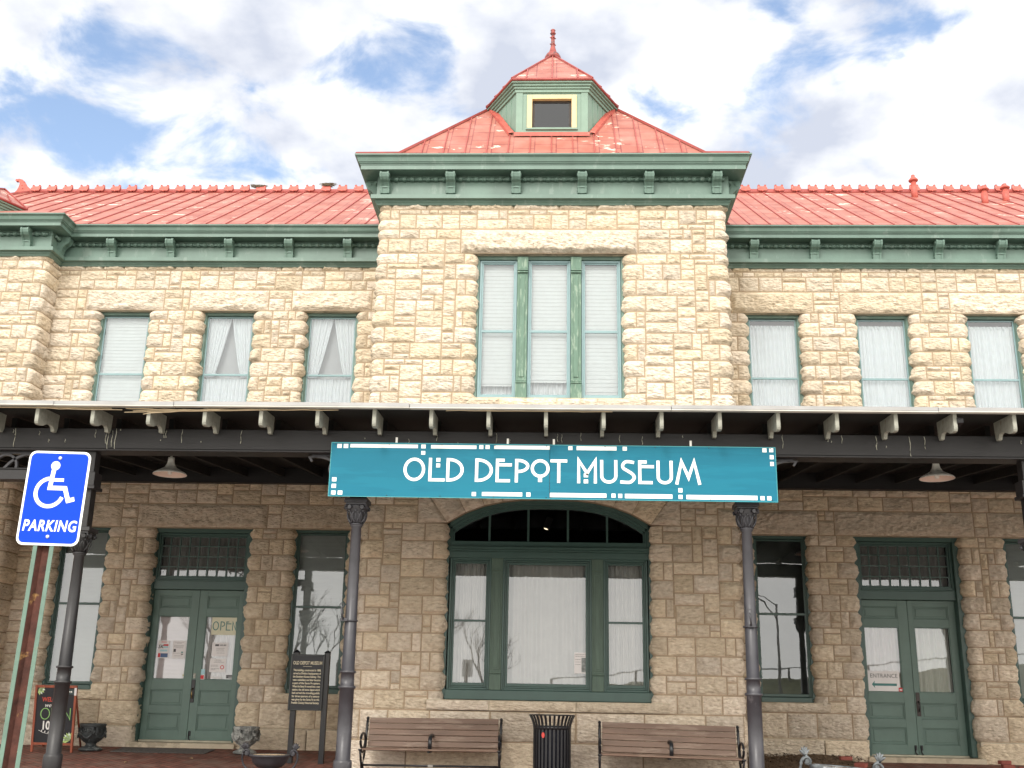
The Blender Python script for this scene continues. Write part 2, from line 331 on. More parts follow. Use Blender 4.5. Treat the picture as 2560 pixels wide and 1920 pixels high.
def tag(o, label, cat, group=None):
    o['label'] = label; o['category'] = cat
    if group: o['group'] = group
    return o
def copy_tree(o, parent=None):
    c = o.copy(); col.objects.link(c)
    if parent: c.parent = parent
    for ch in list(o.children): copy_tree(ch, c)
    return c
def arc(cx, cy, r_, a0, a1, n=12, ry=None):
    return [(cx+r_*math.cos(R(a0+(a1-a0)*i/n)), cy+(ry or r_)*math.sin(R(a0+(a1-a0)*i/n))) for i in range(n+1)]
def ribbon(mb, pts, w, y0, y1, closed=False):
    """flat stroke along 2-D points (x,z), width w, from depth y0 (back) to y1 (front)"""
    P = [Vector(p) for p in pts]
    if closed and (P[0]-P[-1]).length < 1e-6: P = P[:-1]
    n = len(P); Lf = []; Rt = []
    for i in range(n):
        a = P[i-1] if (i > 0 or closed) else None; b = P[(i+1) % n] if (i < n-1 or closed) else None
        d1 = (P[i]-a).normalized() if a is not None else None; d2 = (b-P[i]).normalized() if b is not None else None
        if d1 is None: d1 = d2
        if d2 is None: d2 = d1
        t = d1+d2
        if t.length < 1e-4: t = d1
        t.normalize(); nn = Vector((-t.y, t.x)); k = max(.35, nn.dot(Vector((-d1.y, d1.x))))
        Lf.append(P[i]+nn*(w/2/k)); Rt.append(P[i]-nn*(w/2/k))
    vs = []
    for q in Lf: vs.append((q.x, y1, q.y))
    for q in Rt: vs.append((q.x, y1, q.y))
    for q in Lf: vs.append((q.x, y0, q.y))
    for q in Rt: vs.append((q.x, y0, q.y))
    fs = []
    m = n if closed else n-1
    for i in range(m):
        j = (i+1) % n
        fs += [(i, j, n+j, n+i), (2*n+i, 3*n+i, 3*n+j, 2*n+j), (i, 2*n+i, 2*n+j, j), (n+i, n+j, 3*n+j, 3*n+i)]
    if not closed: fs += [(0, n, 3*n, 2*n), (n-1, 3*n-1, 4*n-1, 2*n-1)]
    mb.add(vs, fs)
def text_obj(s, size, m, parent, loc, name='lettering', shear=0, offset=0, align='CENTER', sx=1, spacing=1, line=1, extrude=.0008, rot=(PI/2, 0, 0)):
    cu = bpy.data.curves.new('t', 'FONT'); cu.body = s; cu.size = size; cu.shear = shear; cu.offset = offset; cu.align_x = align
    cu.space_character = spacing; cu.space_line = line; cu.extrude = extrude; cu.resolution_u = 4
    o = bpy.data.objects.new('t', cu); col.objects.link(o)
    dg = bpy.context.evaluated_depsgraph_get(); dg.update()
    me = bpy.data.meshes.new_from_object(o.evaluated_get(dg)); bpy.data.objects.remove(o); bpy.data.curves.remove(cu)
    me.materials.clear(); me.materials.append(m)
    q = bpy.data.objects.new(name, me); col.objects.link(q); q.parent = parent; q.location = loc; q.rotation_euler = rot; q.scale = (sx, 1, 1)
    return q

# ------------------------------------------------------------------ stone walls
TAB = rng.random((32, 32, 32)).astype(np.float32)
def vnoise(p):
    i = np.floor(p).astype(int); f = p-i; f = f*f*(3-2*f)
    def g(dx, dy, dz): return TAB[(i[..., 0]+dx) % 32, (i[..., 1]+dy) % 32, (i[..., 2]+dz) % 32]
    x0 = g(0, 0, 0)*(1-f[..., 0])+g(1, 0, 0)*f[..., 0]; x1 = g(0, 1, 0)*(1-f[..., 0])+g(1, 1, 0)*f[..., 0]
    y0 = g(0, 0, 1)*(1-f[..., 0])+g(1, 0, 1)*f[..., 0]; y1 = g(0, 1, 1)*(1-f[..., 0])+g(1, 1, 1)*f[..., 0]
    return (x0*(1-f[..., 1])+x1*f[..., 1])*(1-f[..., 2])+(y0*(1-f[..., 1])+y1*f[..., 1])*f[..., 2]
class Path:
    """plan outline with rounded corners; s -> position and outward normal"""
    def __init__(s, pts, r_=.13):
        P = [np.array(p, float) for p in pts]; out = [P[0]]
        for i in range(1, len(P)-1):
            a = (P[i-1]-P[i]); la = np.linalg.norm(a); b = (P[i+1]-P[i]); lb = np.linalg.norm(b); rr = min(r_, la*.49, lb*.49)
            p0 = P[i]+a/la*rr; p1 = P[i]+b/lb*rr
            for t in np.linspace(0, 1, 9): out.append((1-t)**2*p0+2*t*(1-t)*P[i]+t*t*p1)
        out.append(P[-1]); Q = np.array(out); d = np.linalg.norm(np.diff(Q, axis=0), axis=1); s.s = np.r_[0, np.cumsum(d)]; s.Q = Q; s.L = s.s[-1]
        ss = np.linspace(0, s.L, int(s.L/.01)+2); s.ss = ss; s.X = np.interp(ss, s.s, Q[:, 0]); s.Y = np.interp(ss, s.s, Q[:, 1])
        tx = np.gradient(s.X, ss); ty = np.gradient(s.Y, ss); k = np.hypot(tx, ty); s.nx = ty/k; s.ny = -tx/k
    def at(s, q): return np.interp(q, s.ss, s.X), np.interp(q, s.ss, s.Y), np.interp(q, s.ss, s.nx), np.interp(q, s.ss, s.ny)
class Stones:
    def __init__(s): s.V = []; s.F = []; s.T = []; s.M = []; s.n = 0
    def _grid(s, X, Y, Z, tint, m=0):
        a, b = X.shape; v = np.stack([X, Y, Z], -1).reshape(-1, 3)
        i = np.arange((a-1)*(b-1)); r_ = i//(b-1); c = i % (b-1); k = s.n+r_*b+c
        s.F.append(np.stack([k, k+b, k+b+1, k+1], -1)); s.V.append(v); s.T.append(np.full((len(v), 3), 1.)*np.array(tint)); s.M.append(np.full(len(i), m)); s.n += len(v)
    def stone(s, path, s0, s1, z0, z1, amp=.03, step=.026, quad=None, rough=1.0, y=None):
        g = .008; s0 += g; s1 -= g; z0 += g; z1 -= g
        ls, lz = s1-s0, z1-z0
        if ls < .03 or lz < .03: return
        ga = np.unique(np.r_[0, .010, np.linspace(.022, ls-.022, max(2, int(ls/step))), ls-.010, ls]); gb = np.unique(np.r_[0, .010, np.linspace(.022, lz-.022, max(2, int(lz/step))), lz-.010, lz])
        A, B = np.meshgrid(ga, gb, indexing='ij')
        e = np.minimum(np.minimum(A, ls-A), np.minimum(B, lz-B))
        if quad is not None:
            u = A/ls; v = B/lz; q = [np.array(p) for p in quad]   # bl br tr tl in (x,z)
            P = (q[0][:, None, None]*(1-u)+q[1][:, None, None]*u)*(1-v)+(q[3][:, None, None]*(1-u)+q[2][:, None, None]*u)*v
            X, Z = P[0], P[1]; Y = np.full_like(X, y); nx = np.zeros_like(X); ny = -np.ones_like(X)
        else:
            X, Y, nx, ny = path.at(s0+A); Z = z0+B
        off = rng.random(3)*30
        p = np.stack([X, Y, Z*1.3], -1)
        n1 = vnoise(p*4.5+off)-.5; n2 = vnoise(p*11+off*1.7); n3 = vnoise(p*27+off)-.5
        rid = 1-np.abs(2*n2-1)
        mask = np.clip(e/(.075 if amp > .03 else .045), 0, 1); mask = mask*mask*(3-2*mask); 
        A_ = amp*(rng.uniform(.7, 1.3) if amp < .03 else rng.uniform(.45, 1.45))
        tilt = ((A/ls-.5)*rng.uniform(-.4, .4)+(B/lz-.5)*rng.uniform(-.5, .3))*A_
        h = np.where(e < .002, -.005, .002+.004*np.clip(e/.012, 0, 1)) + mask*(A_*.75+tilt+rough*(n1*.046+(rid-.5)*.036+n3*.020))
        h = np.where(e < .002, -.005, np.maximum(h, .0025))
        t = rng.uniform(.84, 1.12); w_ = rng.uniform(-.05, .05)
        s._grid(X+nx*h, Y+ny*h, Z, (t, t*(1-w_*.4), t*(1-w_*1.6)))
    def mortar(s, path, z0, z1, a=None, b=None):
        q = np.arange(a or 0, (b or path.L)+.02, .02); q = np.clip(q, 0, path.L); X, Y, _, _ = path.at(q)
        X = np.stack([X, X], 1); Y = np.stack([Y, Y], 1); Z = np.stack([np.full(len(q), z0), np.full(len(q), z1)], 1); s._grid(X, Y, Z, (1, 1, 1), 1)
    def wall(s, path, z0, z1, cell=.100, amp=.017, qa=0, qb=0, blocked=(), step=.026, quoin_amp=.036):
        """random ashlar over the strip; qa, qb: arc length wrapped by a quoin at each end; blocked: (s0,s1,z0,z1) left free"""
        s.mortar(path, z0, z1)
        nz = max(1, round((z1-z0)/cell)); cz = (z1-z0)/nz; cu = .08
        a0, b0 = 0., path.L
        lo = np.full(nz, 0.); hi = np.full(nz, path.L)
        k = 0; t = rng.integers(0, 2)
        for end, q in ((0, qa), (1, qb)):
            k = 0; t = int(rng.integers(0, 2))
            if not q: continue
            while k < nz:
                hh = 3 if nz-k >= 3 else nz-k
                if nz-k == 4: hh = 2
                wd = q+(.30 if t else .15)+rng.uniform(-.02, .03); wd = min(wd, path.L*.62 if t else path.L*.38) if (qa and qb) else min(wd, path.L*.8)
                za, zb = z0+k*cz, z0+(k+hh)*cz
                if end == 0: s.stone(path, 0, wd, za, zb, quoin_amp, step); lo[k:k+hh] = wd
                else: s.stone(path, path.L-wd, path.L, za, zb, quoin_amp, step); hi[k:k+hh] = path.L-wd
                t ^= 1; k += hh
        # fill: lattice between lo and hi
        A = lo.min(); Bx = hi.max(); nu = max(1, int(round((Bx-A)/cu))); cu = (Bx-A)/nu
        occ = np.zeros((nz, nu), bool)
        for i in range(nz):
            for j in range(nu):
                c = A+(j+.5)*cu
                if c < lo[i]-.0 or c > hi[i]+.0: occ[i, j] = True
                for (p0, p1, r0, r1) in blocked:
                    if p0 < c < p1 and r0 < z0+(i+.5)*cz < r1: occ[i, j] = True
        for i in range(nz):
            j = 0
            while j < nu:
                if occ[i, j]: j += 1; continue
                run = 0
                while j+run < nu and not occ[i, j+run]: run += 1
                ph = rng.random(); hgt = 3 if ph < .58 else (2 if ph < .87 else 1)
                hgt = min(hgt, nz-i)
                if nz-i-hgt == 0 and False: pass
                wd = int({3: rng.integers(4, 8), 2: rng.integers(4, 8), 1: rng.integers(2, 6)}[hgt])
                wd = min(wd, run)
                if run-wd == 1: wd = run if wd < 6 else wd-1
                while hgt > 1 and occ[i:i+hgt, j:j+wd].any(): hgt -= 1
                occ[i:i+hgt, j:j+wd] = True
                sa = A+j*cu; sb = A+(j+wd)*cu
                rows = slice(i, i+hgt)
                if j == 0 or occ[i, j-1]:
                    l_ = lo[rows].max()
                    if abs(sa-l_) < cu*.75 : sa = l_
                h_ = hi[rows].min()
                if abs(sb-h_) < cu*.75: sb = h_
                for (p0, p1, r0, r1) in blocked:
                    if z0+(i+.5)*cz > r0 and z0+(i+.5)*cz < r1:
                        if abs(sb-p0) < cu*.75: sb = p0
                        if abs(sa-p1) < cu*.75: sa = p1
                s.stone(path, sa, sb, z0+i*cz, z0+(i+hgt)*cz, amp, step)
                j += wd
    def row(s, path, a, b, z0, z1, w0, w1, amp=.03, step=.026, rough=1.):
        q = a
        while q < b-.01:
            e = q+rng.uniform(w0, w1)
            if b-e < w0*.7: e = b
            s.stone(path, q, e, z0, z1, amp, step, rough=rough); q = e
    def build(s, name, parent):
        V = np.concatenate(s.V); F = np.concatenate(s.F); T = np.concatenate(s.T); Mi = np.concatenate(s.M)
        me = bpy.data.meshes.new(name); me.vertices.add(len(V)); me.vertices.foreach_set('co', V.astype(np.float32).ravel())
        me.loops.add(F.size); me.loops.foreach_set('vertex_index', F.astype(np.int32).ravel())
        me.polygons.add(len(F)); me.polygons.foreach_set('loop_start', np.arange(0, F.size, 4, dtype=np.int32)); me.polygons.foreach_set('loop_total', np.full(len(F), 4, np.int32))
        me.materials.append(LIME); me.materials.append(MORTAR); me.polygons.foreach_set('material_index', Mi.astype(np.int32))
        me.polygons.foreach_set('use_smooth', np.ones(len(F), bool)); me.update(calc_edges=True); me.validate()
        at = me.attributes.new('tint', 'FLOAT_COLOR', 'POINT'); at.data.foreach_set('color', np.c_[T, np.ones(len(T))].astype(np.float32).ravel())
        o = bpy.data.objects.new(name, me); col.objects.link(o); o.parent = parent
        return o

WY, TY, BY = 20.75, 18.12, 20.20         # face planes: wings, tower, left bay
TL, TR, TC = -3.24, 3.09, -.09
BX = -10.44; RX = 13.0
RV = .30
depot = thing('depot_building', 'long two storey limestone depot building with red metal roofs and green cornices', 'building', (0, 0, 0))
core = MB()
# ---- openings (x0,x1)
UPW = [(-9.465, -8.385), (-7.285, -6.19), (-5.14, -4.045), (3.875, 4.97), (6.065, 7.156), (8.26, 9.335), (10.45, 11.53)]
LOW = {'A': (-9.67, -8.68), 'B': (-5.035, -3.955), 'C': (3.80, 4.845), 'D': (8.52, 9.56)}
DR = [(-7.785, -5.865), (5.72, 7.70)]
def edges(ops, a, b):
    ops = sorted(o for o in ops if o[0] > a and o[1] < b); q = a; res = []
    for o in ops: res.append((q, o[0])); q = o[1]
    res.append((q, b)); return res
def pier(st, xa, xb, y, z0, z1, ra, rb, **k):
    pts = ([(xa, y+RV)] if ra else [])+[(xa, y), (xb, y)]+([(xb, y+RV)] if rb else [])
    p = Path(pts)
    st.wall(p, z0, z1, qa=RV if ra else 0, qb=RV if rb else 0, **k)
    core.box(xa+(.13 if ra else 0), xb-(.13 if rb else 0), y+.10, y+.36, z0, z1)
    return p
def wing(name, a, b):
    st = Stones()
    lows = [v for v in LOW.values() if a < v[0] < b]; drs = [v for v in DR if a < v[0] < b]; ups = [v for v in UPW if a < v[0] < b]
    # plinth course and the tall course above it, broken by the doors
    for (x0, x1) in edges(drs, a, b):
        ra, rb = x0 != a, x1 != b
        pts = ([(x0, WY+RV)] if ra else [])+[(x0, WY), (x1, WY)]+([(x1, WY+RV)] if rb else [])
        p = Path(pts); st.mortar(p, -.3, .82)
        q = Path([(u, v-.05) if v < WY+.1 else (u, v) for u, v in pts])
        st.row(q, 0, q.L, -.3, .36, 1.2, 2.4, .012, .04, .35)
        core.box(x0, x1, WY-.035, WY+.2, .30, .372)
        st.row(p, 0, p.L, .37, .82, .45, .8, .045, .028)
        core.box(x0+.13, x1-.13, WY+.10, WY+.36, -.3, .82)
    for (x0, x1) in edges(lows+drs, a, b):
        pier(st, x0, x1, WY, .82, 4.07, x0 != a, x1 != b)
    for (x0, x1) in lows:
        p = Path([(x0-.05, WY-.04), (x1+.05, WY-.04)]) if True else None
        st.mortar(Path([(x0-.02, WY), (x1+.02, WY)]), .82, 1.0)
        sp = Path([(x0-.22, WY-.03), (x1+.24, WY-.03)]); st.stone(sp, 0, sp.L, .825, .99, .02, rough=.5)
        core.box(x0-.21, x1+.23, WY-.028, WY+.36, .835, .998)
    p = Path([(a, WY), (b, WY)])
    bl = []
    for (x0, x1) in lows+drs:
        e = .36 if (x0, x1) in drs else .27
        bl.append((x0-a-e, x1-a+e*.8, 4.0, 4.6))
    bl.sort()
    for i in range(len(bl)-1):
        if bl[i][1] > bl[i+1][0]: mid = (bl[i][1]+bl[i+1][0])/2; bl[i] = (bl[i][0], mid-.14, *bl[i][2:]); bl[i+1] = (mid+.14, *bl[i+1][1:])
    bl = [(max(0, q[0]), min(p.L, q[1]), q[2], q[3]) for q in bl]
    for q in bl: st.stone(p, q[0], q[1], 4.07, 4.54, .05, rough=1.2)
    st.wall(p, 4.07, 4.54, blocked=bl); st.wall(p, 4.54, 5.0)
    core.box(a, b, WY+.02, WY+.36, 4.07, 5.95)
    for (x0, x1) in edges(ups, a, b):
        pier(st, x0, x1, WY, 5.95, 8.575, x0 != a, x1 != b)
    bl = sorted((max(0, x0-a-.30), min(p.L, x1-a+.27), 8.5, 9.1) for (x0, x1) in ups)
    for q in bl: st.stone(p, q[0], q[1], 8.575, 9.03, .06, rough=1.3)
    st.wall(p, 8.575, 9.03, blocked=bl); st.wall(p, 9.03, 9.46)
    st.mortar(p, 9.46, 9.62); st.row(p, 0, p.L, 9.46, 9.61, .35, .8, .03)
    core.box(a, b, WY+.02, WY+.36, 8.575, 10.05)
    return st.build(name, depot)
wing('wall', BX, TL+.05)
wing('wall', TR-.05, RX)
# ---- left bay
st = Stones()
p = Path([(-16, BY), (BX, BY), (BX, WY+.1)], .16)
st.mortar(p, -.3, .82); st.row(p, 0, p.L, -.3, .36, 1.2, 2.0, .012, .04, .35); st.row(p, 0, p.L, .37, .82, .45, .8, .045, .028)
for z0, z1 in ((.82, 5.0), (5.95, 9.46)): st.wall(p, z0, z1, qb=.5)
st.mortar(p, 9.46, 9.62); st.row(p, 0, p.L, 9.46, 9.61, .35, .8, .03)
core.box(-16, BX-.14, BY+.14, WY+.3, -.3, 10.05)
core.box(-16, BX-.02, BY+.02, WY+.3, 4.9, 5.95)
st.build('wall', depot)
# ---- tower
st = Stones()
TWX = (-1.43, 1.24)        # upper triple window
ARX = (-1.80, 1.635)       # arched window
def archz(x):
    u = min(1, abs(x-(ARX[0]+ARX[1])/2)/((ARX[1]-ARX[0])/2)); return 3.80+.415*(1-u**2.8)
pfull = Path([(TL, WY+.1), (TL, TY), (TR, TY), (TR, WY+.1)], .15)
sL = lambda x: (WY+.1-TY)+(x-TL)-.05
def side_pier(xa, xb, z0, z1, left, **k):
    if left: pts = [(TL, TY+.9), (TL, TY), (xb, TY), (xb, TY+RV)]
    else: pts = [(xa, TY+RV), (xa, TY), (TR, TY), (TR, TY+.9)]
    pp = Path(pts, .14); st.wall(pp, z0, z1, qa=.9 if left else RV, qb=RV if left else .9, **k)
    core.box((TL+.14) if left else xa+.13, xb-.13 if left else TR-.14, TY+.12, TY+.36, z0, z1)
st.mortar(pfull, -.4, .77); st.row(pfull, 1.2, pfull.L-1.2, -.4, .30, 1.3, 2.4, .008, .05, .3); st.row(pfull, 1.2, pfull.L-1.2, .30, .77, .45, 1.1, .028, .028, .8)
core.box(TL+.14, TR-.14, TY+.12, TY+.36, -.4, .77)
side_pier(TL, ARX[0], .77, 3.80, True); side_pier(ARX[1], TR, .77, 3.80, False)
sill = Path([(-2.04, TY-.045), (1.88, TY-.045)])
for a_, b_ in ((0, 1.02), (1.02, 2.42), (2.42, sill.L)): st.stone(sill, a_, b_, .772, .935, .014, rough=.4)
core.box(-2.035, 1.875, TY-.04, TY+.36, .78, .938)
# arch band with voussoirs
for (xa, xb) in ((TL, -2.3), (2.13, TR)):
    pp = Path([(TL, TY+.9), (TL, TY), (-2.3, TY)] if xa == TL else [(2.13, TY), (TR, TY), (TR, TY+.9)], .14)
    st.wall(pp, 3.80, 4.80, qa=.9 if xa == TL else 0, qb=0 if xa == TL else .9)
xs = [-2.3, ARX[0]]
nv = 11; ip = [(ARX[0]+(ARX[1]-ARX[0])*i/nv) for i in range(nv+1)]
def ext(x, z): d = Vector((x+.085, z-.9)).normalized(); return (x+d.x*.62, z+d.y*.52)
I = [(x, archz(x)+.012) for x in ip]; E_ = [ext(*q) for q in I]
st.stone(None, 0, .5, 0, .7, .045, quad=[(-2.3, 3.8), I[0], E_[0], (-2.3, 4.36)], y=TY)
st.stone(None, 0, .5, 0, .7, .045, quad=[I[-1], (2.13, 3.8), (2.13, 4.36), E_[-1]], y=TY)
for i in range(nv): st.stone(None, 0, .33, 0, .5, .045, quad=[I[i], I[i+1], E_[i+1], E_[i]], y=TY)
m_ = MB(); m_.c = 0
band = [(-2.3, 3.8)]+I+[(2.13, 3.8)]
for i in range(len(band)-1):
    (x0, z0), (x1, z1) = band[i], band[i+1]
    m_.add([(x0, TY+.001, z0), (x1, TY+.001, z1), (x1, TY+.001, 4.95), (x0, TY+.001, 4.95)], [(0, 1, 2, 3)])
    m_.add([(x0, TY, z0), (x1, TY, z1), (x1, TY+.4, z1), (x0, TY+.4, z0)], [(0, 1, 2, 3)])
m_.build('arch_mortar', MORTAR, depot)
core.box(TL+.14, TR-.14, TY+.06, TY+.36, 4.25, 5.98)
st.mortar(pfull, 4.8, 5.8); 
side_pier(TL, TWX[0], 5.8, 8.73, True); side_pier(TWX[1], TR, 5.8, 8.73, False)
sp = Path([(TWX[0]-.28, TY-.03), (TWX[1]+.28, TY-.03)])
for a_, b_ in ((0, .75), (.75, 1.75), (1.75, 2.45), (2.45, sp.L)): st.stone(sp, a_, b_, 5.80, 6.0, .018, rough=.5)
core.box(TWX[0]-.27, TWX[1]+.27, TY-.025, TY+.36, 5.8, 6.01)
pt = Path([(TL, TY+.9), (TL, TY), (TR, TY), (TR, TY+.9)], .14); q0 = .9-.06; XS = lambda x: q0+(x-TL)
bl = [(XS(-1.72), XS(1.5), 8.7, 9.25)]
st.stone(pt, XS(-1.72), XS(1.5), 8.73, 9.21, .07, rough=1.4)
st.wall(pt, 8.73, 9.21, qa=.9, qb=.9, blocked=bl); st.wall(pt, 9.21, 9.60, qa=.9, qb=.9)
st.mortar(pt, 9.60, 9.80); st.row(pt, 0, pt.L, 9.60, 9.785, .45, .95, .03)
core.box(TL+.14, TR-.14, TY+.06, TY+.36, 8.73, 10.2)
for x in (TL+.1, TR-.4): core.box(x, x+.3, TY+.3, WY+.2, -.4, 10.2)
pr = Path([(TL, WY), (TL, TY+.9)]); pq = Path([(TR, TY+.9), (TR, WY)])
for pp in (pr, pq):
    st.wall(pp, -.3, 4.8, step=.05); st.wall(pp, 5.8, 9.8, step=.05)
st.build('wall', depot)
core.box(-16, RX, 27.6, 27.9, -.3, 10.2)                       # back wall and inner floor close the shell
core.box(-16.2, -16, BY, 27.9, -.3, 10.2); core.box(RX, RX+.2, WY, 27.9, -.3, 10.2)
core.box(-15.9, RX-.1, WY+.4, 27.5, 4.95, 5.15); core.box(TL+.5, TR-.5, TY+.4, WY+.6, 4.95, 5.15)
core.build('wall_core', SMOOTHSTONE, depot)
room = MB(); room.box(-15.9, RX-.1, 22.6, 22.7, 0, 9.9); room.box(-15.9, RX-.1, WY+.42, 22.6, 9.9, 9.95); room.box(TL+.4, TR-.4, TY+.4, WY+.42, 9.9, 9.95); room.box(-15.9, RX-.1, TY+.4, 22.6, -.35, -.3)
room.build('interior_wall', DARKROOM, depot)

# ------------------------------------------------------------------ cornices
def cornice(name, pts, Lz, hc, brk, dT=.52):
    """pts: plan polyline of the wall face (left to right); outward = towards -y side"""
    T = Lz+dT
    prof = [(0, Lz-.03), (.055, Lz-.03), (.07, Lz), (.095, Lz+.025), (.095, Lz+.05), (.165, Lz+.058), (.165, Lz+.135), (.07, Lz+.145), (.07, T), (.335, T), (.345, T), (.345, T+hc*.32),
            (.357, T+hc*.32), (.357, T+hc*.40), (.372, T+hc*.40), (.38, T+hc*.50), (.392, T+hc*.50), (.398, T+hc*.6), (.41, T+hc*.78), (.435, T+hc*.88), (.45, T+hc*.9), (.45, T+hc), (.25, T+hc+.01), (-.05, T+hc+.01)]
    n = len(pts); nr = []
    for i in range(n):
        d1 = Vector(pts[i])-Vector(pts[i-1]) if i else None; d2 = Vector(pts[i+1])-Vector(pts[i]) if i < n-1 else None
        if d1 is None: d1 = d2
        if d2 is None: d2 = d1
        a = Vector((d1.y, -d1.x)).normalized(); b = Vector((d2.y, -d2.x)).normalized(); t = (a+b).normalized(); nr.append(t/ max(.3, t.dot(a)))
    mb = MB()
    rings = [[(pts[i][0]+nr[i].x*o, pts[i][1]+nr[i].y*o, z) for (o, z) in prof] for i in range(n)]
    mb.ring(rings, close_u=False, caps=False, smooth=False)
    for i in range(n-1):    # bead and reel
        a = Vector((*pts[i], 0)); b = Vector((*pts[i+1], 0)); d = (b-a); ln = d.length; d /= ln; o = Vector((d.y, -d.x, 0))
        zz = Vector((0, 0, T-.09)); p0 = a+o*.115+zz; p1 = b+o*.115+zz
        mb.tube([p0, p1], .027, 8)
        k = .14
        while k < ln-.05: mb.tube([p0+d*(k-.038), p0+d*(k+.038)], .040, 8); k += .148
    c = mb.build(name, GREEN, depot)
    # console, local: faces -y, x centred, z=0 at soffit
    def console():
        m = MB()
        side = [(-.07, -.345), (-.145, -.335), (-.155, -.28), (-.15, -.22)]+[(-.15-.13*(1-math.cos(t))*.8, -.22+.13*math.sin(t)) for t in (.5, 1.0, 1.4)]+[(-.33, -.085), (-.365, -.055), (-.385, -.02), (-.385, -.004), (-.07, -.004)]
        side = [(-.07, -.385), (-.14, -.38), (-.152, -.30), (-.168, -.24), (-.21, -.19), (-.26, -.16), (-.295, -.115), (-.31, -.06), (-.30, -.018), (-.275, -.003), (-.07, -.003)]
        m.prism(side, 'x', -.048, .048)
        rim = [(y*1.0-(.012 if y < -.1 else 0), z-(.010 if y < -.1 and z > -.3 and z < -.1 else 0)) for y, z in side]
        m.prism(rim, 'x', -.083, -.048); m.prism(rim, 'x', .048, .083)
        m.box(-.088, .088, -.172, -.07, -.275, -.257)
        for sx in (-1, 1):
            m.tube([(sx*.083, -.252, -.07), (sx*.094, -.252, -.07)], .042, 12); m.tube([(sx*.09, -.252, -.07), (sx*.099, -.252, -.07)], .018, 8)
            m.tube([(sx*.083, -.118, -.325), (sx*.093, -.118, -.325)], .022, 10)
        return m
    first = None
    for (x, y, ang) in brk:
        if first is None: first = console().build('bracket', GREEN, c); o = first
        else: o = first.copy(); col.objects.link(o)
        o.location = (x, y, T); o.rotation_euler = (0, 0, ang)
    return c
wl = [(BX, WY), (TL, WY)]
wb = [(x, WY, 0) for x in (-9.29, -8.045, -6.80, -5.54, -4.31)]
cornice('cornice', [(-16, BY), (BX, BY), (BX, WY), (TL+.05, WY)], 9.56, .235, wb+[(x, BY, 0) for x in (-12.0, -10.85)]+[(BX, BY+.28, PI/2)])
cornice('cornice', [(TR-.05, WY), (RX, WY)], 9.56, .235, [(x, WY, 0) for x in (4.06, 5.29, 6.55, 7.79, 9.04, 10.3)])
cornice('cornice', [(TL, WY+3), (TL, TY), (TR, TY), (TR, WY+3)], 9.70, .27,
        [(x, TY, 0) for x in (-3.15, -1.935, -.73, .48, 1.70, 2.93)]+[(TL, TY+d_, -PI/2) for d_ in (.2, 1.4)]+[(TR, TY+d_, PI/2) for d_ in (.2, 1.4)], dT=.55)

# ------------------------------------------------------------------ roofs
def seams(mb, a0, a1, b0, b1, n, w_=.022, h=.035, up=Vector((0, 0, 1))):
    """ribs from points between a0..a1 (eave) to b0..b1"""
    for i in range(n+1):
        t = i/n; p = Vector(a0).lerp(Vector(a1), t); q = Vector(b0).lerp(Vector(b1), t)
        if (q-p).length < .15: continue
        rib(mb, p, q, w_, h)
def rib(mb, p, q, w_=.022, h=.035):
    p = Vector(p); q = Vector(q); d = (q-p).normalized(); s_ = d.cross(Vector((0, 0, 1)))
    if s_.length < 1e-3: s_ = Vector((1, 0, 0))
    s_.normalize(); u = s_.cross(d).normalized()*h
    if u.z < 0: u = -u
    s_ *= w_/2
    mb.add([p-s_, p+s_, q-s_, q+s_, p-s_+u, p+s_+u, q-s_+u, q+s_+u], [(0, 1, 3, 2), (4, 6, 7, 5), (0, 4, 5, 1), (2, 3, 7, 6), (0, 2, 6, 4), (1, 5, 7, 3)])
EY, EZ, SL, RY = WY-.45, 10.32, .654, 24.9; RZ = EZ+SL*(RY-EY)
rm = MB()
XL = -13.6; HXL = -16.6
rm.add([(HXL, EY, EZ), (RX+4, EY, EZ), (RX+4, RY, RZ), (XL, RY, RZ)], [(0, 1, 2, 3)])
rm.add([(HXL, EY, EZ), (XL, RY, RZ), (HXL, 28.6, EZ)], [(0, 1, 2)]); rm.add([(XL, RY, RZ), (RX+4, RY, RZ), (RX+4, 28.6, EZ), (HXL, 28.6, EZ)], [(0, 1, 2, 3)])
roof = rm.build('roof', ROOFX, depot)
sm = MB()
x = XL+.12
while x < RX+2:
    rib(sm, (x, EY+.03, EZ+.01), (x, RY, RZ), .024, .026); x += .415
k = 1
while k < 7:
    t = k*.41/(XL-HXL); rib(sm, (HXL+(XL-HXL)*t, EY, EZ), (HXL+(XL-HXL)*t, EY+(RY-EY)*t, EZ+(RZ-EZ)*t), .026, .035); k += 1
sm.tube([(XL, RY, RZ+.01), (RX+4, RY, RZ+.01)], .05, 8); sm.box(XL, RX+4, RY-.035, RY+.035, RZ, RZ+.085)
rib(sm, (HXL, EY, EZ), (XL, RY, RZ), .05, .05)
sm.build('roof_seam', REDP, roof)
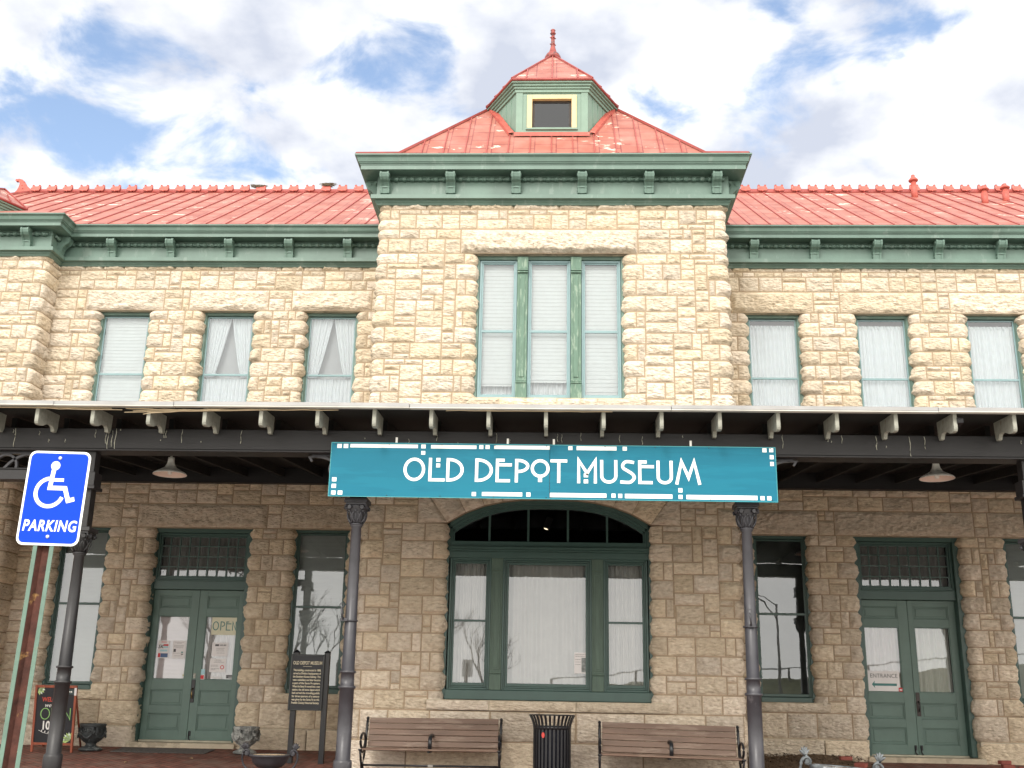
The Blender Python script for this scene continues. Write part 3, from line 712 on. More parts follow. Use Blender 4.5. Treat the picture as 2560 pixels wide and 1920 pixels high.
# ridge crest: paired saddle tiles
cm = MB()
wv = [(-.085, -.03), (.085, -.03), (.10, .03), (.085, .08), (.088, .125), (.06, .135), (.03, .10), (0, .085), (-.03, .10), (-.06, .135), (-.088, .125), (-.085, .08), (-.10, .03)]
for sgn in (-1, 1):
    n_ = len(wv); vs = []
    wv = [(a*1.25, z*1.22 if z > 0 else z) for a, z in wv] if sgn < 0 else wv
    for (a_, z_) in wv: vs.append((a_, sgn*(.085-.5*max(0, z_)), RZ+.05+z_))
    for (a_, z_) in wv: vs.append((a_*.96, sgn*(.055-.5*max(0, z_)), RZ+.05+z_))
    cm.add(vs, [tuple(range(n_)), tuple(range(2*n_-1, n_-1, -1))]+[(i, (i+1) % n_, n_+(i+1) % n_, n_+i) for i in range(n_)])
cm.prism([(-.1, RZ+.0), (.1, RZ+.0), (.02, RZ+.17), (-.02, RZ+.17)], 'x', -.012, .012)
ct = None; k = 0
for i in range(21):
    for s_ in (0,):
        xx = XL+.17+i*.42
        if xx > -4.3: continue
        o = cm.build('crest_tile', REDC, roof) if ct is None else ct.copy()
        if ct is None: ct = o
        else: col.objects.link(o)
        o.location = (xx, RY, 0)
for i in range(22):
    xx = 4.35+i*.42
    if xx > 12.6: break
    o = ct.copy(); col.objects.link(o); o.location = (xx, RY, 0)
# ornament at the ridge end
om = MB(); pts = [(0, 0), (.16, .0), (.10, .10), (.03, .16), (-.02, .24), (-.10, .33), (-.20, .36), (-.28, .33), (-.27, .29), (-.20, .28), (-.165, .22), (-.18, .12), (-.22, .02), (-.30, -.06)]
om.prism(pts, 'y', -.025, .025); om.tube([(-.25, -.04, .31), (-.25, .04, .31)], .035, 10)
for (a_, z_) in ((-.06, .27), (-.10, .17), (-.07, .08)): om.tube([(a_, -.04, z_), (a_, .04, z_)], .016, 8)
om.build('ridge_ornament', REDC, roof, (XL-.12, RY, RZ+.03))
# vent pipes
def pipe(x, y, z, h):
    m = MB(); m.lathe([(.075, -.12), (.075, h*.52), (.062, h*.53), (.062, h*.72)], n=16); m.lathe([(.062, h*.70), (.105, h*.72), (.115, h*.76), (.10, h*.80), (.06, h*.88), (.04, h*.94), (.045, h*.96), (.04, h)], n=16)
    m.build('vent_pipe', REDC, roof, (x, y, z))
pipe(8.70, 24.15, 12.84, .58); pipe(9.97, 23.23, 12.25, .42); pipe(10.6, 23.55, 12.45, .43)

def dormer_roof(cx, cy, ez, apex, fin, base_z):
    """splayed dormer whose roof runs up to a point"""
    hv = 1.36; fw, fd = .80, 2.42
    E2 = [(-fw, -fd), (fw, -fd), (hv, -hv), (hv, hv), (fw, fd), (-fw, fd), (-hv, hv), (-hv, -hv)]
    E2 = [(cx+a, cy+b) for a, b in E2]
    P = [(a, b, ez) for a, b in E2]
    m = MB(); A = (cx, cy, apex)
    m.c = 0
    m.add([P[0], P[1], A], [(0, 1, 2)]); m.add([P[4], P[5], A], [(0, 1, 2)])
    m.add([P[1], P[2], A], [(0, 1, 2)]); m.add([P[2], P[3], A], [(0, 1, 2)]); m.add([P[3], P[4], A], [(0, 1, 2)]); m.add([P[5], P[6], A], [(0, 1, 2)]); m.add([P[6], P[7], A], [(0, 1, 2)]); m.add([P[7], P[0], A], [(0, 1, 2)])
    dr = m.build('dormer_roof', ROOFX, depot)
    s_ = MB()
    for t in (.18, .5, .82):
        a = Vector(P[0]).lerp(Vector(P[1]), t); tt = 1-abs(t-.5)*2; tgt = Vector(A) if t == .5 else None
        if tgt is None:
            k = .18/.5; tgt = (Vector(P[0]) if t < .5 else Vector(P[1])).lerp(Vector(A), k)
        rib(s_, a, tgt, .022, .03)
    for i in (0, 1, 2, 7): rib(s_, P[i], A, .03, .035)
    for (i, j) in ((1, 2), (0, 7)):
        for t in (.33, .66):
            a = Vector(P[i]).lerp(Vector(P[j]), t); rib(s_, a, a.lerp(Vector(A), .5), .02, .04)
    # eave edge and mouldings
    for (i, j) in ((0, 1), (1, 2), (7, 0)):
        a, b = Vector(P[i]), Vector(P[j]); s_.tube([a+Vector((0, 0, -.01)), b+Vector((0, 0, -.01))], .028, 6)
    s_.build('roof_edge', REDDK if False else REDP, dr)
    # body
    fb = .11
    fx, fy = fw-.09, fd-.13
    F0, F1 = Vector((cx-fx, cy-fy, 0)), Vector((cx+fx, cy-fy, 0)); B1 = Vector((cx+hv-.12, cy-hv+.05, 0)); B0 = Vector((cx-hv+.12, cy-hv+.05, 0))
    g = MB()
    def wallq(a, b, z0, z1, z0b=None): g.add([(a.x, a.y, z0), (b.x, b.y, z0b if z0b is not None else z0), (b.x, b.y, z1), (a.x, a.y, z1)], [(0, 1, 2, 3)])
    wx0, wx1, wz0, wz1 = cx-.49, cx+.49, base_z+.13, ez-.30
    wallq(F0, Vector((wx0, F0.y, 0)), base_z-.02, ez-.1); wallq(Vector((wx1, F0.y, 0)), F1, base_z-.02, ez-.1)
    wallq(Vector((wx0, F0.y, 0)), Vector((wx1, F0.y, 0)), base_z-.02, wz0); wallq(Vector((wx0, F0.y, 0)), Vector((wx1, F0.y, 0)), wz1, ez-.1)
    wallq(F1, B1, base_z-.1, ez-.1); wallq(B0, F0, base_z-.1, ez-.1)
    # board joints on the cheeks
    for (a, b) in ((F1, B1), (F0, B0)):
        for t in (.2, .4, .6, .8):
            q = a.lerp(b, t); nrm = (b-a).cross(Vector((0, 0, 1))).normalized(); nrm = nrm if nrm.y < 0 else -nrm
            g.tube([Vector((q.x, q.y, base_z))+nrm*.004, Vector((q.x, q.y, ez-.15))+nrm*.004], .008, 4)
    # corner boards
    for sx in (-1, 1): g.box(cx+sx*fx-(.13 if sx > 0 else 0), cx+sx*fx+(0 if sx > 0 else .13), F0.y-.018, F0.y-.002, base_z, ez-.2)
    g.box(cx-fx+.13, cx+fx-.13, F0.y-.018, F0.y-.002, base_z, base_z+.09)
    # stepped cornice under the eave
    for (o, z0, z1) in ((.03, -.24, -.17), (.055, -.17, -.12), (.085, -.12, -.07), (.12, -.07, -.012)):
        def offp(a, dx, dy): return Vector((a.x+dx, a.y+dy, 0))
        a0, a1 = offp(F0, -o*.7, -o), offp(F1, o*.7, -o); b1, b0 = offp(B1, o*1.1, 0), offp(B0, -o*1.1, 0)
        loop = [b0, a0, a1, b1]
        for i in range(3): wallq(loop[i], loop[i+1], ez+z0, ez+z1)
        g.add([(v.x, v.y, ez+z0) for v in loop]+[(v.x, v.y, ez+z0) for v in (B1, F1, F0, B0)], [(0, 1, 6, 7), (1, 2, 5, 6), (2, 3, 4, 5)])
    g.add([(v.x, v.y, ez-.012) for v in (offp(B0, -.13, 0), offp(F0, -.084, -.12), offp(F1, .084, -.12), offp(B1, .13, 0))]+[P[7], P[0], P[1], P[2]], [(0, 1, 5, 4), (1, 2, 6, 5), (2, 3, 7, 6)])
    d = g.build('dormer', LTGREEN, depot)
    # window: cream casing, dark sash
    c_ = MB(); y0 = F0.y
    for (a, b, c0, c1) in ((wx0-.0, wx0+.10, wz0, wz1), (wx1-.10, wx1, wz0, wz1), (wx0+.10, wx1-.10, wz1-.09, wz1)): c_.box(a, b, y0-.035, y0+.13, c0, c1, .004)
    dw = c_.build('dormer_window', CREAMP, d)
    q = MB(); q.box(wx0-.02, wx1+.02, y0-.05, y0+.12, wz0-.045, wz0-.001, .004); q.build('window_sill', LTGREEN, dw)
    q = MB()
    for (a, b, c0, c1) in ((wx0+.10, wx0+.15, wz0, wz1-.09), (wx1-.15, wx1-.10, wz0, wz1-.09), (wx0+.15, wx1-.15, wz1-.14, wz1-.09), (wx0+.15, wx1-.15, wz0, wz0+.05)): q.box(a, b, y0+.05, y0+.09, c0, c1)
    q.build('sash', mat('dark_brown_sash', (.03, .022, .018), .6, .3, 9), dw)
    q = MB(); q.box(wx0+.15, wx1-.15, y0+.06, y0+.066, wz0+.05, wz1-.14); q.build('pane', GLASSK, dw)
    q = MB(); q.box(wx0+.1, wx1-.1, y0+.5, y0+.52, wz0-.2, wz1+.1); q.build('dark_room_backing', DARKROOM, dw)  # added dark sheet, stands in for the unlit space behind the glass
    # flashing where it meets the main roof
    fl = MB()
    for (a, b) in ((F0, F1),): fl.box(a.x-.05, b.x+.05, a.y-.09, a.y, base_z-.06, base_z-.0)
    return d, dr, (F0, F1, B0, B1)
# tower pyramid
TCY = TY+3.15; TEZ = 10.508; ho = 3.165+.41; 
def z_on(Yd): return 10.88+1.15*(Yd-18.32)
ez0 = z_on(TY-.60)
C4 = [(TC-ho, TY-.42), (TC+ho, TY-.42), (TC+ho, TCY+3.6), (TC-ho, TCY+3.6)]
tm = MB(); TOPZ = z_on(TCY-1.36); ho2 = 1.36
low = [(a, b, TEZ) for a, b in C4]
# slight bellcast: eave -> main slope
mid = [(TC-2.89, TCY-3), (TC+2.89, TCY-3), (TC+2.89, TCY+3), (TC-2.89, TCY+3)]; zm = z_on(TCY-3)
mid = [(a, b, zm) for a, b in mid]; top = [(TC-1.36, TCY-1.36, TOPZ), (TC+1.36, TCY-1.36, TOPZ), (TC+1.4, TCY+1.36, TOPZ), (TC-1.4, TCY+1.36, TOPZ)]
tm.c = 0
for i in (0, 2):
    j = i+1; tm.add([low[i], low[j], mid[j], mid[i]], [(0, 1, 2, 3)]); tm.add([mid[i], mid[j], top[j], top[i]], [(0, 1, 2, 3)])
tm.c = 1
for i in (1, 3):
    j = (i+1) % 4; tm.add([low[i], low[j], mid[j], mid[i]], [(0, 1, 2, 3)]); tm.add([mid[i], mid[j], top[j], top[i]], [(0, 1, 2, 3)])
tr = tm.build('roof', [ROOFX, ROOFY], depot)
def trib(p, q, w_, h):
    q_ = MB(); rib(q_, p, q, w_, h); q_.build('roof_seam', REDP, tr)
for i in range(4):
    trib(low[i], mid[i], .05, .045); trib(mid[i], top[i], .05, .045)
for i in range(-8, 9):
    xx = TC+i*.41
    yb = TY-.05; 
    if abs(xx-TC) < 2.88:
        p0 = Vector((xx, TY-.44, TEZ)); p1 = Vector((xx, TCY-3, zm)); trib(p0, p1, .018, .025)
        t = 1 if abs(xx-TC) <= 1.36 else (2.89-abs(xx-TC))/(2.89-1.36)
        yq = TCY-3+1.64*t
        if abs(xx-TC) < .75: yq = min(yq, TCY-2.29)
        elif abs(xx-TC) < 1.3: yq = min(yq, TCY-2.29+(abs(xx-TC)-.72)*1.7)
        trib(p1, (xx, yq, z_on(yq)), .018, .025)
bz = z_on(TCY-2.29)
d, dr, (F0, F1, B0, B1) = dormer_roof(TC, TCY, 12.80, 14.92, True, bz)
fl = MB()
pl = [Vector((B0.x-.02, B0.y+.1, z_on(B0.y+.1)+.03)), Vector((F0.x-.03, F0.y-.03, bz-.0)), Vector((F1.x+.03, F1.y-.03, bz-.0)), Vector((B1.x+.02, B1.y+.1, z_on(B1.y+.1)+.03))]
for i in range(3):
    a, b = pl[i], pl[i+1]; o = Vector((0, -.10, -.07)) if i == 1 else Vector(((-.10 if i == 0 else .10), -.05, -.05)); u = Vector((0, 0, .035))
    fl.add([a+u, b+u, b+o+u, a+o+u, a+o-u, b+o-u], [(0, 1, 2, 3), (3, 2, 5, 4)])
fl.build('flashing', REDC, d)
fm = MB(); fm.lathe([(.18, -.06), (.185, .0), (.17, .05), (.12, .10), (.08, .17), (.055, .26), (.045, .33), (.058, .345), (.045, .36), (.04, .50), (.055, .515), (.04, .53), (.036, .62)], n=8)
fm.lathe([(.036, .60), (.07, .63), (.05, .65), (.045, .69), (.06, .71), (.03, .74)], n=8)
for a_ in range(4):
    for z_ in (.345, .515): fm.lathe([(.0, -.02), (.02, 0), (0, .02)], c=(.06*math.cos(a_*PI/2+.4), .06*math.sin(a_*PI/2+.4), z_), n=6)
fm.build('finial', REDDK if False else mat('finial_paint', (.30, .06, .05), .5, .3, 9, c2=(.07, .05, .05), c2amt=.8, c2scale=6, c2lo=.52), dr, (TC, TCY, 14.86))
# left bay roof and dormer
bm_ = MB(); bcx, bcy = -12.83, 22.38
bl_ = [(bcx-3, BY-.44), (BX+.44, BY-.44), (BX+.44, bcy+2.8), (bcx-3, bcy+2.8)]
lo_ = [(a, b, 10.32) for a, b in bl_]; tp_ = [(bcx-1.4, bcy-1.36, 10.97), (bcx+1.4, bcy-1.36, 10.97), (bcx+1.4, bcy+1.36, 10.97), (bcx-1.4, bcy+1.36, 10.97)]
for i in range(4):
    j = (i+1) % 4; bm_.add([lo_[i], lo_[j], tp_[j], tp_[i]], [(0, 1, 2, 3)])
br_ = bm_.build('roof', ROOFX, depot)
dormer_roof(bcx, bcy, 10.985, 12.15, False, 10.30)

# ------------------------------------------------------------------ windows
def frame_boxes(m, x0, x1, z0, z1, w_, ya, yb, bev=.006, wb=None, wt=None):
    wb = wb or w_; wt = wt or w_
    m.box(x0, x0+w_, ya, yb, z0, z1, bev); m.box(x1-w_, x1, ya, yb, z0, z1, bev)
    m.box(x0+w_, x1-w_, ya+.001, yb-.001, z1-wt, z1-.001, bev); m.box(x0+w_, x1-w_, ya+.001, yb-.001, z0+.001, z0+wb, bev)
def wavy(x0, x1, z0, z1, y, amp=.018, per=.085, seed=0, top=1., fn=None):
    r_ = random.Random(seed); n = max(8, int((x1-x0)/.009)); vs = []; ph = r_.random()*6; rows = 14
    for k in range(rows+1):
        t = k/rows; z = z0+(z1-z0)*t
        for i in range(n+1):
            u = i/n; x = x0+(x1-x0)*u
            a = amp*(math.sin(2*PI*x/per+ph+1.3*math.sin(x*7+seed))+.5*math.sin(2*PI*x/(per*2.3)+seed+t*.6))
            if fn: x = fn(x, z, u, t)
            vs.append((x, y+a, z))
    m = MB(); m.add(vs, [(k*(n+1)+i, k*(n+1)+i+1, (k+1)*(n+1)+i+1, (k+1)*(n+1)+i) for k in range(rows) for i in range(n)], True)
    return m
def blind(x0, x1, z0, z1, y):
    m = MB(); z = z1
    while z > z0:      # slats hang tilted, lower edge outwards, each bowed a little
        m.add([(x0, y+.004, z), (x1, y+.004, z), (x1, y-.002, z-.030), (x0, y-.002, z-.030), (x1, y-.005, z-.074), (x0, y-.005, z-.074)], [(0, 1, 2, 3), (3, 2, 4, 5)]); z -= .0725
    m.box(x0, x1, y-.015, y+.015, z0-.02, z0+.005); return m
def window(x0, x1, z0, z1, y, rail, upper, fill, seed=0, parent=None, fw=.055, storm=True):
    m = MB(); yf = y+.13
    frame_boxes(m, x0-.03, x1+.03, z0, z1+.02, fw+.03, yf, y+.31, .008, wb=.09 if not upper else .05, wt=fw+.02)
    frame_boxes(m, x0+fw-.005, x1-fw+.005, z0+.02, z1-.035, .022, yf+.03, y+.31, .004)
    win = m.build('window', GREEN if upper else DKGREEN, depot)
    a0, a1 = x0+fw+.012, x1-fw-.012; b0, b1 = z0+(.10 if not upper else .05), z1-fw-.01
    s_ = MB(); frame_boxes(s_, a0, a1, b0, b1, .030, yf+.055, yf+.085, .004, wb=.05); s_.box(a0+.03, a1-.03, yf+.057, yf+.083, rail-.022, rail+.022, .004)
    s_.build('sash', STORM if upper else DKGREEN, win)
    s_ = MB(); s_.add([(a0+.03, yf+.07, b0+.05), (a1-.03, yf+.07, b0+.05), (a1-.03, yf+.07, b1-.03), (a0+.03, yf+.07, b1-.03)], [(0, 1, 2, 3)])
    s_.build('pane', GLASSU if upper else GLASSL, win)
    yi = yf+.16; c0, c1 = a0-.01, a1+.01
    if fill == 'blind': blind(c0, c1, b0+.02, b1+.02, yi).build('blind', BLIND, win)
    elif fill == 'halfblind': blind(c0, c1, b0+.40, b1+.02, yi).build('blind', BLIND, win); wavy(c0, c1, b0, b0+.8, yi+.09, seed=seed).build('curtain', CURT, win)
    elif fill == 'sheer':
        wavy(c0, c1, b0-.05, b1-.14, yi, .016, .075, seed).build('curtain', CURT, win)
        wavy(c0, c1, b1-.16, b1-.10, yi-.01, .022, .06, seed+1).build('curtain_heading', CURT, win)
    elif fill == 'tied':
        mid = (c0+c1)/2
        wavy(c0, mid, rail-.02, b1+.02, yi, .014, .07, seed, fn=lambda x, z, u, t: c0+(x-c0)*(.42+.58*t**.8)).build('curtain', CURT, win)
        wavy(mid, c1, rail-.02, b1+.02, yi, .014, .07, seed+3, fn=lambda x, z, u, t: c1-(c1-x)*(.42+.58*t**.8)).build('curtain', CURT, win)
        wavy(c0, c1, b0-.05, rail-.05, yi+.01, .016, .075, seed).build('curtain', CURT, win)
        q = MB(); q.box(c0, c1, yi+.14, yi+.15, b0, b1); q.build('window_shade', cloth_mat('grey_shade', (.52, .56, .58)), win)
    elif fill == 'lowblind': blind(c0, c1, b0+.02, b1+.02, yi+.06).build('blind', mat('grey_blind', (.36, .40, .39), .7, .05, 3), win)
    elif fill == 'dark':
        q = MB(); q.box(c0-.2, c1+.2, yi+.5, yi+.52, b0-.1, b1+.1); q.build('dim_room_backing', mat('dim_interior', (.07, .085, .08), .9, .5, 1.5), win)  # added sheet, room dimness painted into its colour
    return win
fills = ['blind', 'tied', 'tied', 'sheer', 'sheer', 'sheer', 'sheer']
for i, (x0, x1) in enumerate(UPW): window(x0, x1, 6.0, 8.565, WY, 7.245, True, fills[i], seed=i*3+1)
window(*LOW['A'], 1.0, 4.07, WY, 2.60, False, 'lowblind', 1); window(*LOW['B'], 1.0, 4.07, WY, 2.60, False, 'lowblind', 2)
window(*LOW['C'], 1.0, 4.07, WY, 2.60, False, 'dark', 3); window(*LOW['D'], 1.0, 4.07, WY, 2.60, False, 'lowblind', 4)
# tower upper: three lights with pilasters
m = MB(); y = TY
x0, x1 = TWX; yf = y+.12
frame_boxes(m, x0-.03, x1+.03, 6.0, 8.75, .085, yf, y+.31, .008, wb=.05, wt=.09)
tw = m.build('window', GREEN, depot)
for (a, b) in ((-.685, -.495), (.283, .47)):
    m = MB(); m.box(a, b, yf-.03, y+.31, 6.03, 8.70, .006); m.box(a+.05, b-.05, yf-.045, yf-.031, 6.42, 8.36, .004)
    for (c0, c1, o) in ((6.02, 6.30, .03), (6.30, 6.33, .045), (6.335, 6.36, .035), (8.39, 8.42, .035), (8.425, 8.46, .05), (8.465, 8.70, .03)): m.box(a-.004, b+.004, yf-.03-o, yf-.031, c0, c1, .005)
    m.build('pilaster', GREENOLD, tw)
for k, (a, b) in enumerate(((x0+.055, -.685), (-.495, .283), (.47, x1-.055))):
    s_ = MB(); frame_boxes(s_, a+.005, b-.005, 6.05, 8.655, .038, yf+.03, yf+.075, .004); 
    s_.box(a+.043, b-.043, yf+.05, yf+.074, 7.27, 7.32, .004); frame_boxes(s_, a+.04, b-.04, 6.09, 8.62, .03, yf+.052, yf+.078, .003)
    s_.build('sash', STORM, tw)
    s_ = MB(); s_.add([(a+.06, yf+.07, 6.1), (b-.06, yf+.07, 6.1), (b-.06, yf+.07, 8.6), (a+.06, yf+.07, 8.6)], [(0, 1, 2, 3)]); s_.build('pane', GLASSU, tw)
    lb = (6.36, 6.44, 6.22)[k]
    blind(a+.05, b-.05, lb, 8.62, yf+.17).build('blind', BLIND, tw); wavy(a+.04, b-.04, 6.05, 6.9, yf+.26, seed=k+20).build('curtain', CURT, tw)
# tower lower: arched composite window
AM = (ARX[0]+ARX[1])/2; yf = TY+.15; yb = TY+.36
m = MB()
def archpoly(inset, n=28, zb=None, xa=ARX[0]-.05, xb=ARX[1]+.05, top=0):
    pts = []
    for i in range(n+1):
        x = ARX[0]+(ARX[1]-ARX[0])*i/n; X = AM+(x-AM)*(1-inset/(ARX[1]-AM)); pts.append((X, archz(x)-inset*1.0))
    return pts
def archring(m, i0, i1, ya, yb_):
    A, B = archpoly(i0), archpoly(i1); n = len(A)
    vs = [(x, ya, z) for x, z in A]+[(x, ya, z) for x, z in B]+[(x, yb_, z) for x, z in A]+[(x, yb_, z) for x, z in B]
    fs = []
    for i in range(n-1): fs += [(i, i+1, n+i+1, n+i), (n+i, n+i+1, 3*n+i+1, 3*n+i), (2*n+i, 3*n+i, 3*n+i+1, 2*n+i+1), (i, 2*n+i, 2*n+i+1, i+1)]
    m.add(vs, fs)
archring(m, -.05, .045, yf-.03, yb); archring(m, .045, .085, yf+.01, yb); archring(m, .085, .12, yf+.05, yb)
for (i0, i1, yy) in ((-.05, .045, yf-.03), (.045, .085, yf+.01), (.085, .12, yf+.05)):
    for s_ in (-1, 1):
        a = ARX[0] if s_ < 0 else ARX[1]
        m.box(a-s_*i0 if s_ > 0 else a+i0, a-s_*i1 if s_ > 0 else a+i1, yy, yb, 3.44 if i0 > 0 else 1.0, 3.81-i0)
m.box(ARX[0]+.04, ARX[1]-.04, yf+.02, yb, 3.43, 3.53, .008)
m.box(ARX[0]+.03, ARX[1]-.03, yf-.07, yb, 3.385, 3.43, .008); m.box(ARX[0]+.03, ARX[1]-.03, yf-.045, yb, 3.35, 3.384, .006); m.box(ARX[0]+.03, ARX[1]-.03, yf-.02, yb, 3.24, 3.349, .004)
m.box(ARX[0]+.03, ARX[1]-.03, yf-.03, yb, .945, 1.10, .008)
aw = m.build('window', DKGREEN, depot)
for xx in (-1.09, -.43, .245, .91):
    m = MB(); m.box(xx-.018, xx+.018, yf+.085, yf+.115, 3.52, archz(xx)-.1); m.build('muntin', DKGREEN, aw)
lights = ((-1.735, -1.035), (-.845, .645), (.835, 1.575))
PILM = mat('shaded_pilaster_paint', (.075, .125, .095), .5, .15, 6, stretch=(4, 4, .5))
for (a, b) in ((-1.035, -.845), (.645, .835)):
    m = MB(); m.box(a, b, yf-.02, yb, 1.10, 3.24, .004)
    m.box(a+.03, b-.03, yf-.034, yf-.021, 1.42, 3.0, .003); m.box(a+.06, b-.06, yf-.042, yf-.035, 1.45, 2.97, .003)
    m.box(a+.0, b-.0, yf-.045, yf-.021, 1.10, 1.34, .005); m.box(a+.0, b-.0, yf-.05, yf-.021, 1.36, 1.385, .004); m.box(a, b, yf-.045, yf-.021, 3.03, 3.06, .004)
    m.build('pilaster', PILM, aw)
for k, (a, b) in enumerate(lights):
    s_ = MB(); frame_boxes(s_, a, b, 1.10, 3.24, .035, yf-.01, yf+.06, .006); frame_boxes(s_, a+.036, b-.036, 1.136, 3.204, .025, yf+.02, yf+.07, .004); frame_boxes(s_, a+.062, b-.062, 1.162, 3.178, .04 if k == 1 else .03, yf+.045, yf+.08, .004, wb=.05)
    if k != 1: s_.box(a+.09, b-.09, yf+.05, yf+.078, 2.19, 2.225, .003)
    s_.build('sash', DKGREEN, aw)
    s_ = MB(); s_.add([(a+.09, yf+.065, 1.19), (b-.09, yf+.065, 1.19), (b-.09, yf+.065, 3.15), (a+.09, yf+.065, 3.15)], [(0, 1, 2, 3)]); s_.build('pane', GLASSL, aw)
    wavy(a+.0, b-.0, 1.1, 3.25, yf+.22, .02, .15 if k == 1 else .08, seed=k+40).build('curtain', CURTW, aw)
s_ = MB(); pp = archpoly(.1); s_.add([(x, yf+.1, z) for x, z in pp]+[(x, yf+.1, 3.52) for x, z in pp[::-1]], [tuple(range(2*len(pp)))]); s_.build('pane', GLASSK, aw)
q = MB(); q.box(ARX[0]-.2, ARX[1]+.2, TY+.62, TY+.64, .9, 3.45); q.build('dim_room_backing', mat('dim_interior_wall', (.18, .18, .17), .9, .3, 1.5), aw)  # added sheet behind the curtains, toned as a dim room
# spotlight inside the arch
sp_ = thing('spot_lamp', 'small lit spotlight hanging behind the dark arched glass above the sign', 'spotlight', (-.06, TY+.42, 3.98), (0, R(20), 0))
sp_['label'] = 'small lit spotlight behind the dark arched glass just under the teal sign'
q = MB(); q.box(-.055, .055, -.05, .05, -.2, 0, .01); q.build('lamp_housing', mat('dim_grey', (.10, .10, .09), .5, .1, 4), sp_)
q = MB(); q.lathe([(0, -.215), (.032, -.21), (.034, -.195)], n=12, caps=False); q.build('lamp_lens', GLOWM, sp_)
q = MB(); q.tube([(0, 0, 0), (.02, 0, .12)], .008, 6); q.build('lamp_arm', BLACK, sp_)

# ------------------------------------------------------------------ doors
def doorset(x0, x1, right):
    yf = WY+.16; yd = WY+.30
    m = MB(); 
    zt = 4.08
    fwL, fwR = .05, .09
    ix0, ix1 = x0+(.03 if not right else .085), x1-(.085 if not right else .11)
    m.box(x0-.04, ix0, WY+.13, WY+.42, .10, zt, .006); m.box(ix1, x1+.04, WY+.13, WY+.42, .10, zt, .006)
    m.box(ix0, ix1, WY+.135, WY+.42, 3.99, zt, .006)
    frame_boxes(m, ix0, ix1, 3.09, 3.99, .045, yd-.08, yd+.04, .006)
    m.box(ix0, ix1, yd-.10, yd+.06, 2.90, 3.09, .006); m.box(ix0, ix1, yd-.125, yd-.101, 3.06, 3.085, .004)
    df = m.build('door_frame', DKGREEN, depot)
    # transom with small panes
    m = MB(); t0, t1 = ix0+.045, ix1-.045; b0, b1 = 3.135, 3.945
    frame_boxes(m, t0, t1, b0, b1, .03, yd-.05, yd, .003)
    for i in range(1, 9): xx = t0+(t1-t0)*i/9; m.box(xx-.011, xx+.011, yd-.045, yd-.012, b0, b1)
    for i in range(1, 4): zz = b0+(b1-b0)*i/4; m.box(t0, t1, yd-.043, yd-.014, zz-.011, zz+.011)
    tr_ = m.build('transom', DKGREEN, depot)
    m = MB(); m.add([(t0, yd-.01, b0), (t1, yd-.01, b0), (t1, yd-.01, b1), (t0, yd-.01, b1)], [(0, 1, 2, 3)]); m.build('pane', GLASSL, tr_)
    wavy(t0, t1, b0-.1, b1+.05, yd+.14, .01, .12, seed=7).build('curtain', cloth_mat('dim_grey_curtain', (.30, .30, .29), .1), tr_)
    mid = (ix0+ix1)/2
    for k, (a, b) in enumerate(((ix0+.004, mid-.003), (mid+.003, ix1-.004))):
        if k == 0: g0, g1 = a+.125, b-.155
        else: g0, g1 = a+.155, b-.125
        if right: g0, g1 = (a+.05, b-.19) if k == 0 else (a+.10, b-.135)
        m = MB(); ya, yb_ = yd, yd+.045; z0, z1 = .125, 2.895
        rails = ((z0, .30), (.595, .745), (1.03, 1.22), (2.40, 2.555), (2.78, z1)); panels = ((.30, .595), (.745, 1.03), (2.555, 2.78))
        m.box(a, g0, ya, yb_, z0, z1, .003); m.box(g1, b, ya, yb_, z0, z1, .003)
        for (c0, c1) in rails: m.box(g0, g1, ya+.001, yb_-.001, c0, c1, .002)
        for (c0, c1) in panels:
            frame_boxes(m, g0, g1, c0, c1, .022, ya+.008, yb_, .005); m.box(g0+.022, g1-.022, ya+.024, yb_-.004, c0+.022, c1-.022)
            m.box(g0+.05, g1-.05, ya+.014, ya+.025, c0+.045, c1-.045, .008)
        frame_boxes(m, g0, g1, 1.22, 2.40, .014, ya+.008, yb_, .003)
        d = m.build('door', DOORGREEN, depot)
        m = MB(); m.add([(g0+.01, ya+.022, 1.23), (g1-.01, ya+.022, 1.23), (g1-.01, ya+.022, 2.39), (g0+.01, ya+.022, 2.39)], [(0, 1, 2, 3)]); m.build('door_glass', GLASSD, d)
        if not right and k == 0: blind(g0, g1, 1.23, 2.42, yd+.10).build('blind', mat('lilac_blind', (.62, .56, .56), .8, .05, 3), d)
        else: wavy(g0, g1, 1.2, 2.42, yd+.10, .022, .10, seed=k+60+right*5).build('curtain', cloth_mat('door_curtain', (.80, .77, .76) if k == 0 or not right else (.80, .83, .77)), d)
        if k == 1:
            h = MB(); hx = a+(.035 if not right else .055)
            h.box(hx-.035, hx+.035, yd-.014, yd-.001, .80, 1.22, .004); h.build('lock_plate', BLACK if not right else mat('brown_lock_plate', (.03, .018, .016), .4, .3, 9), d)
            h = MB(); h.tube([(hx, yd-.015, .88), (hx, yd-.055, .90), (hx, yd-.065, .97), (hx, yd-.055, 1.04), (hx, yd-.015, 1.06)], .011, 8); h.build('handle', BRASS if not right else BLACK, d)
            if not right:
                h = MB(); h.box(hx-.02, hx+.03, yd-.012, yd-.001, 1.245, 1.34, .003); h.build('key_box', mat('pewter', (.25, .25, .22), .4, .4, 40, metal=.5), d)
        if right or k == 1:
            h = MB(); bx = (b-.05) if k == 0 else (a+.05); h.tube([(bx-.012, yd-.01, .28), (bx-.012, yd-.02, .17), (bx+.01, yd-.02, .13), (bx+.03, yd-.01, .11)], .012, 6); h.box(bx-.022, bx+.022, yd-.012, yd-.001, .2, .29, .003); h.build('flush_bolt', BLACK, d)
    m = MB(); m.box(ix0, ix1, yd-.03, yd+.12, .09, .122, .004); m.build('threshold', mat('pale_threshold', (.45, .42, .33), .7, .15, 6), depot)
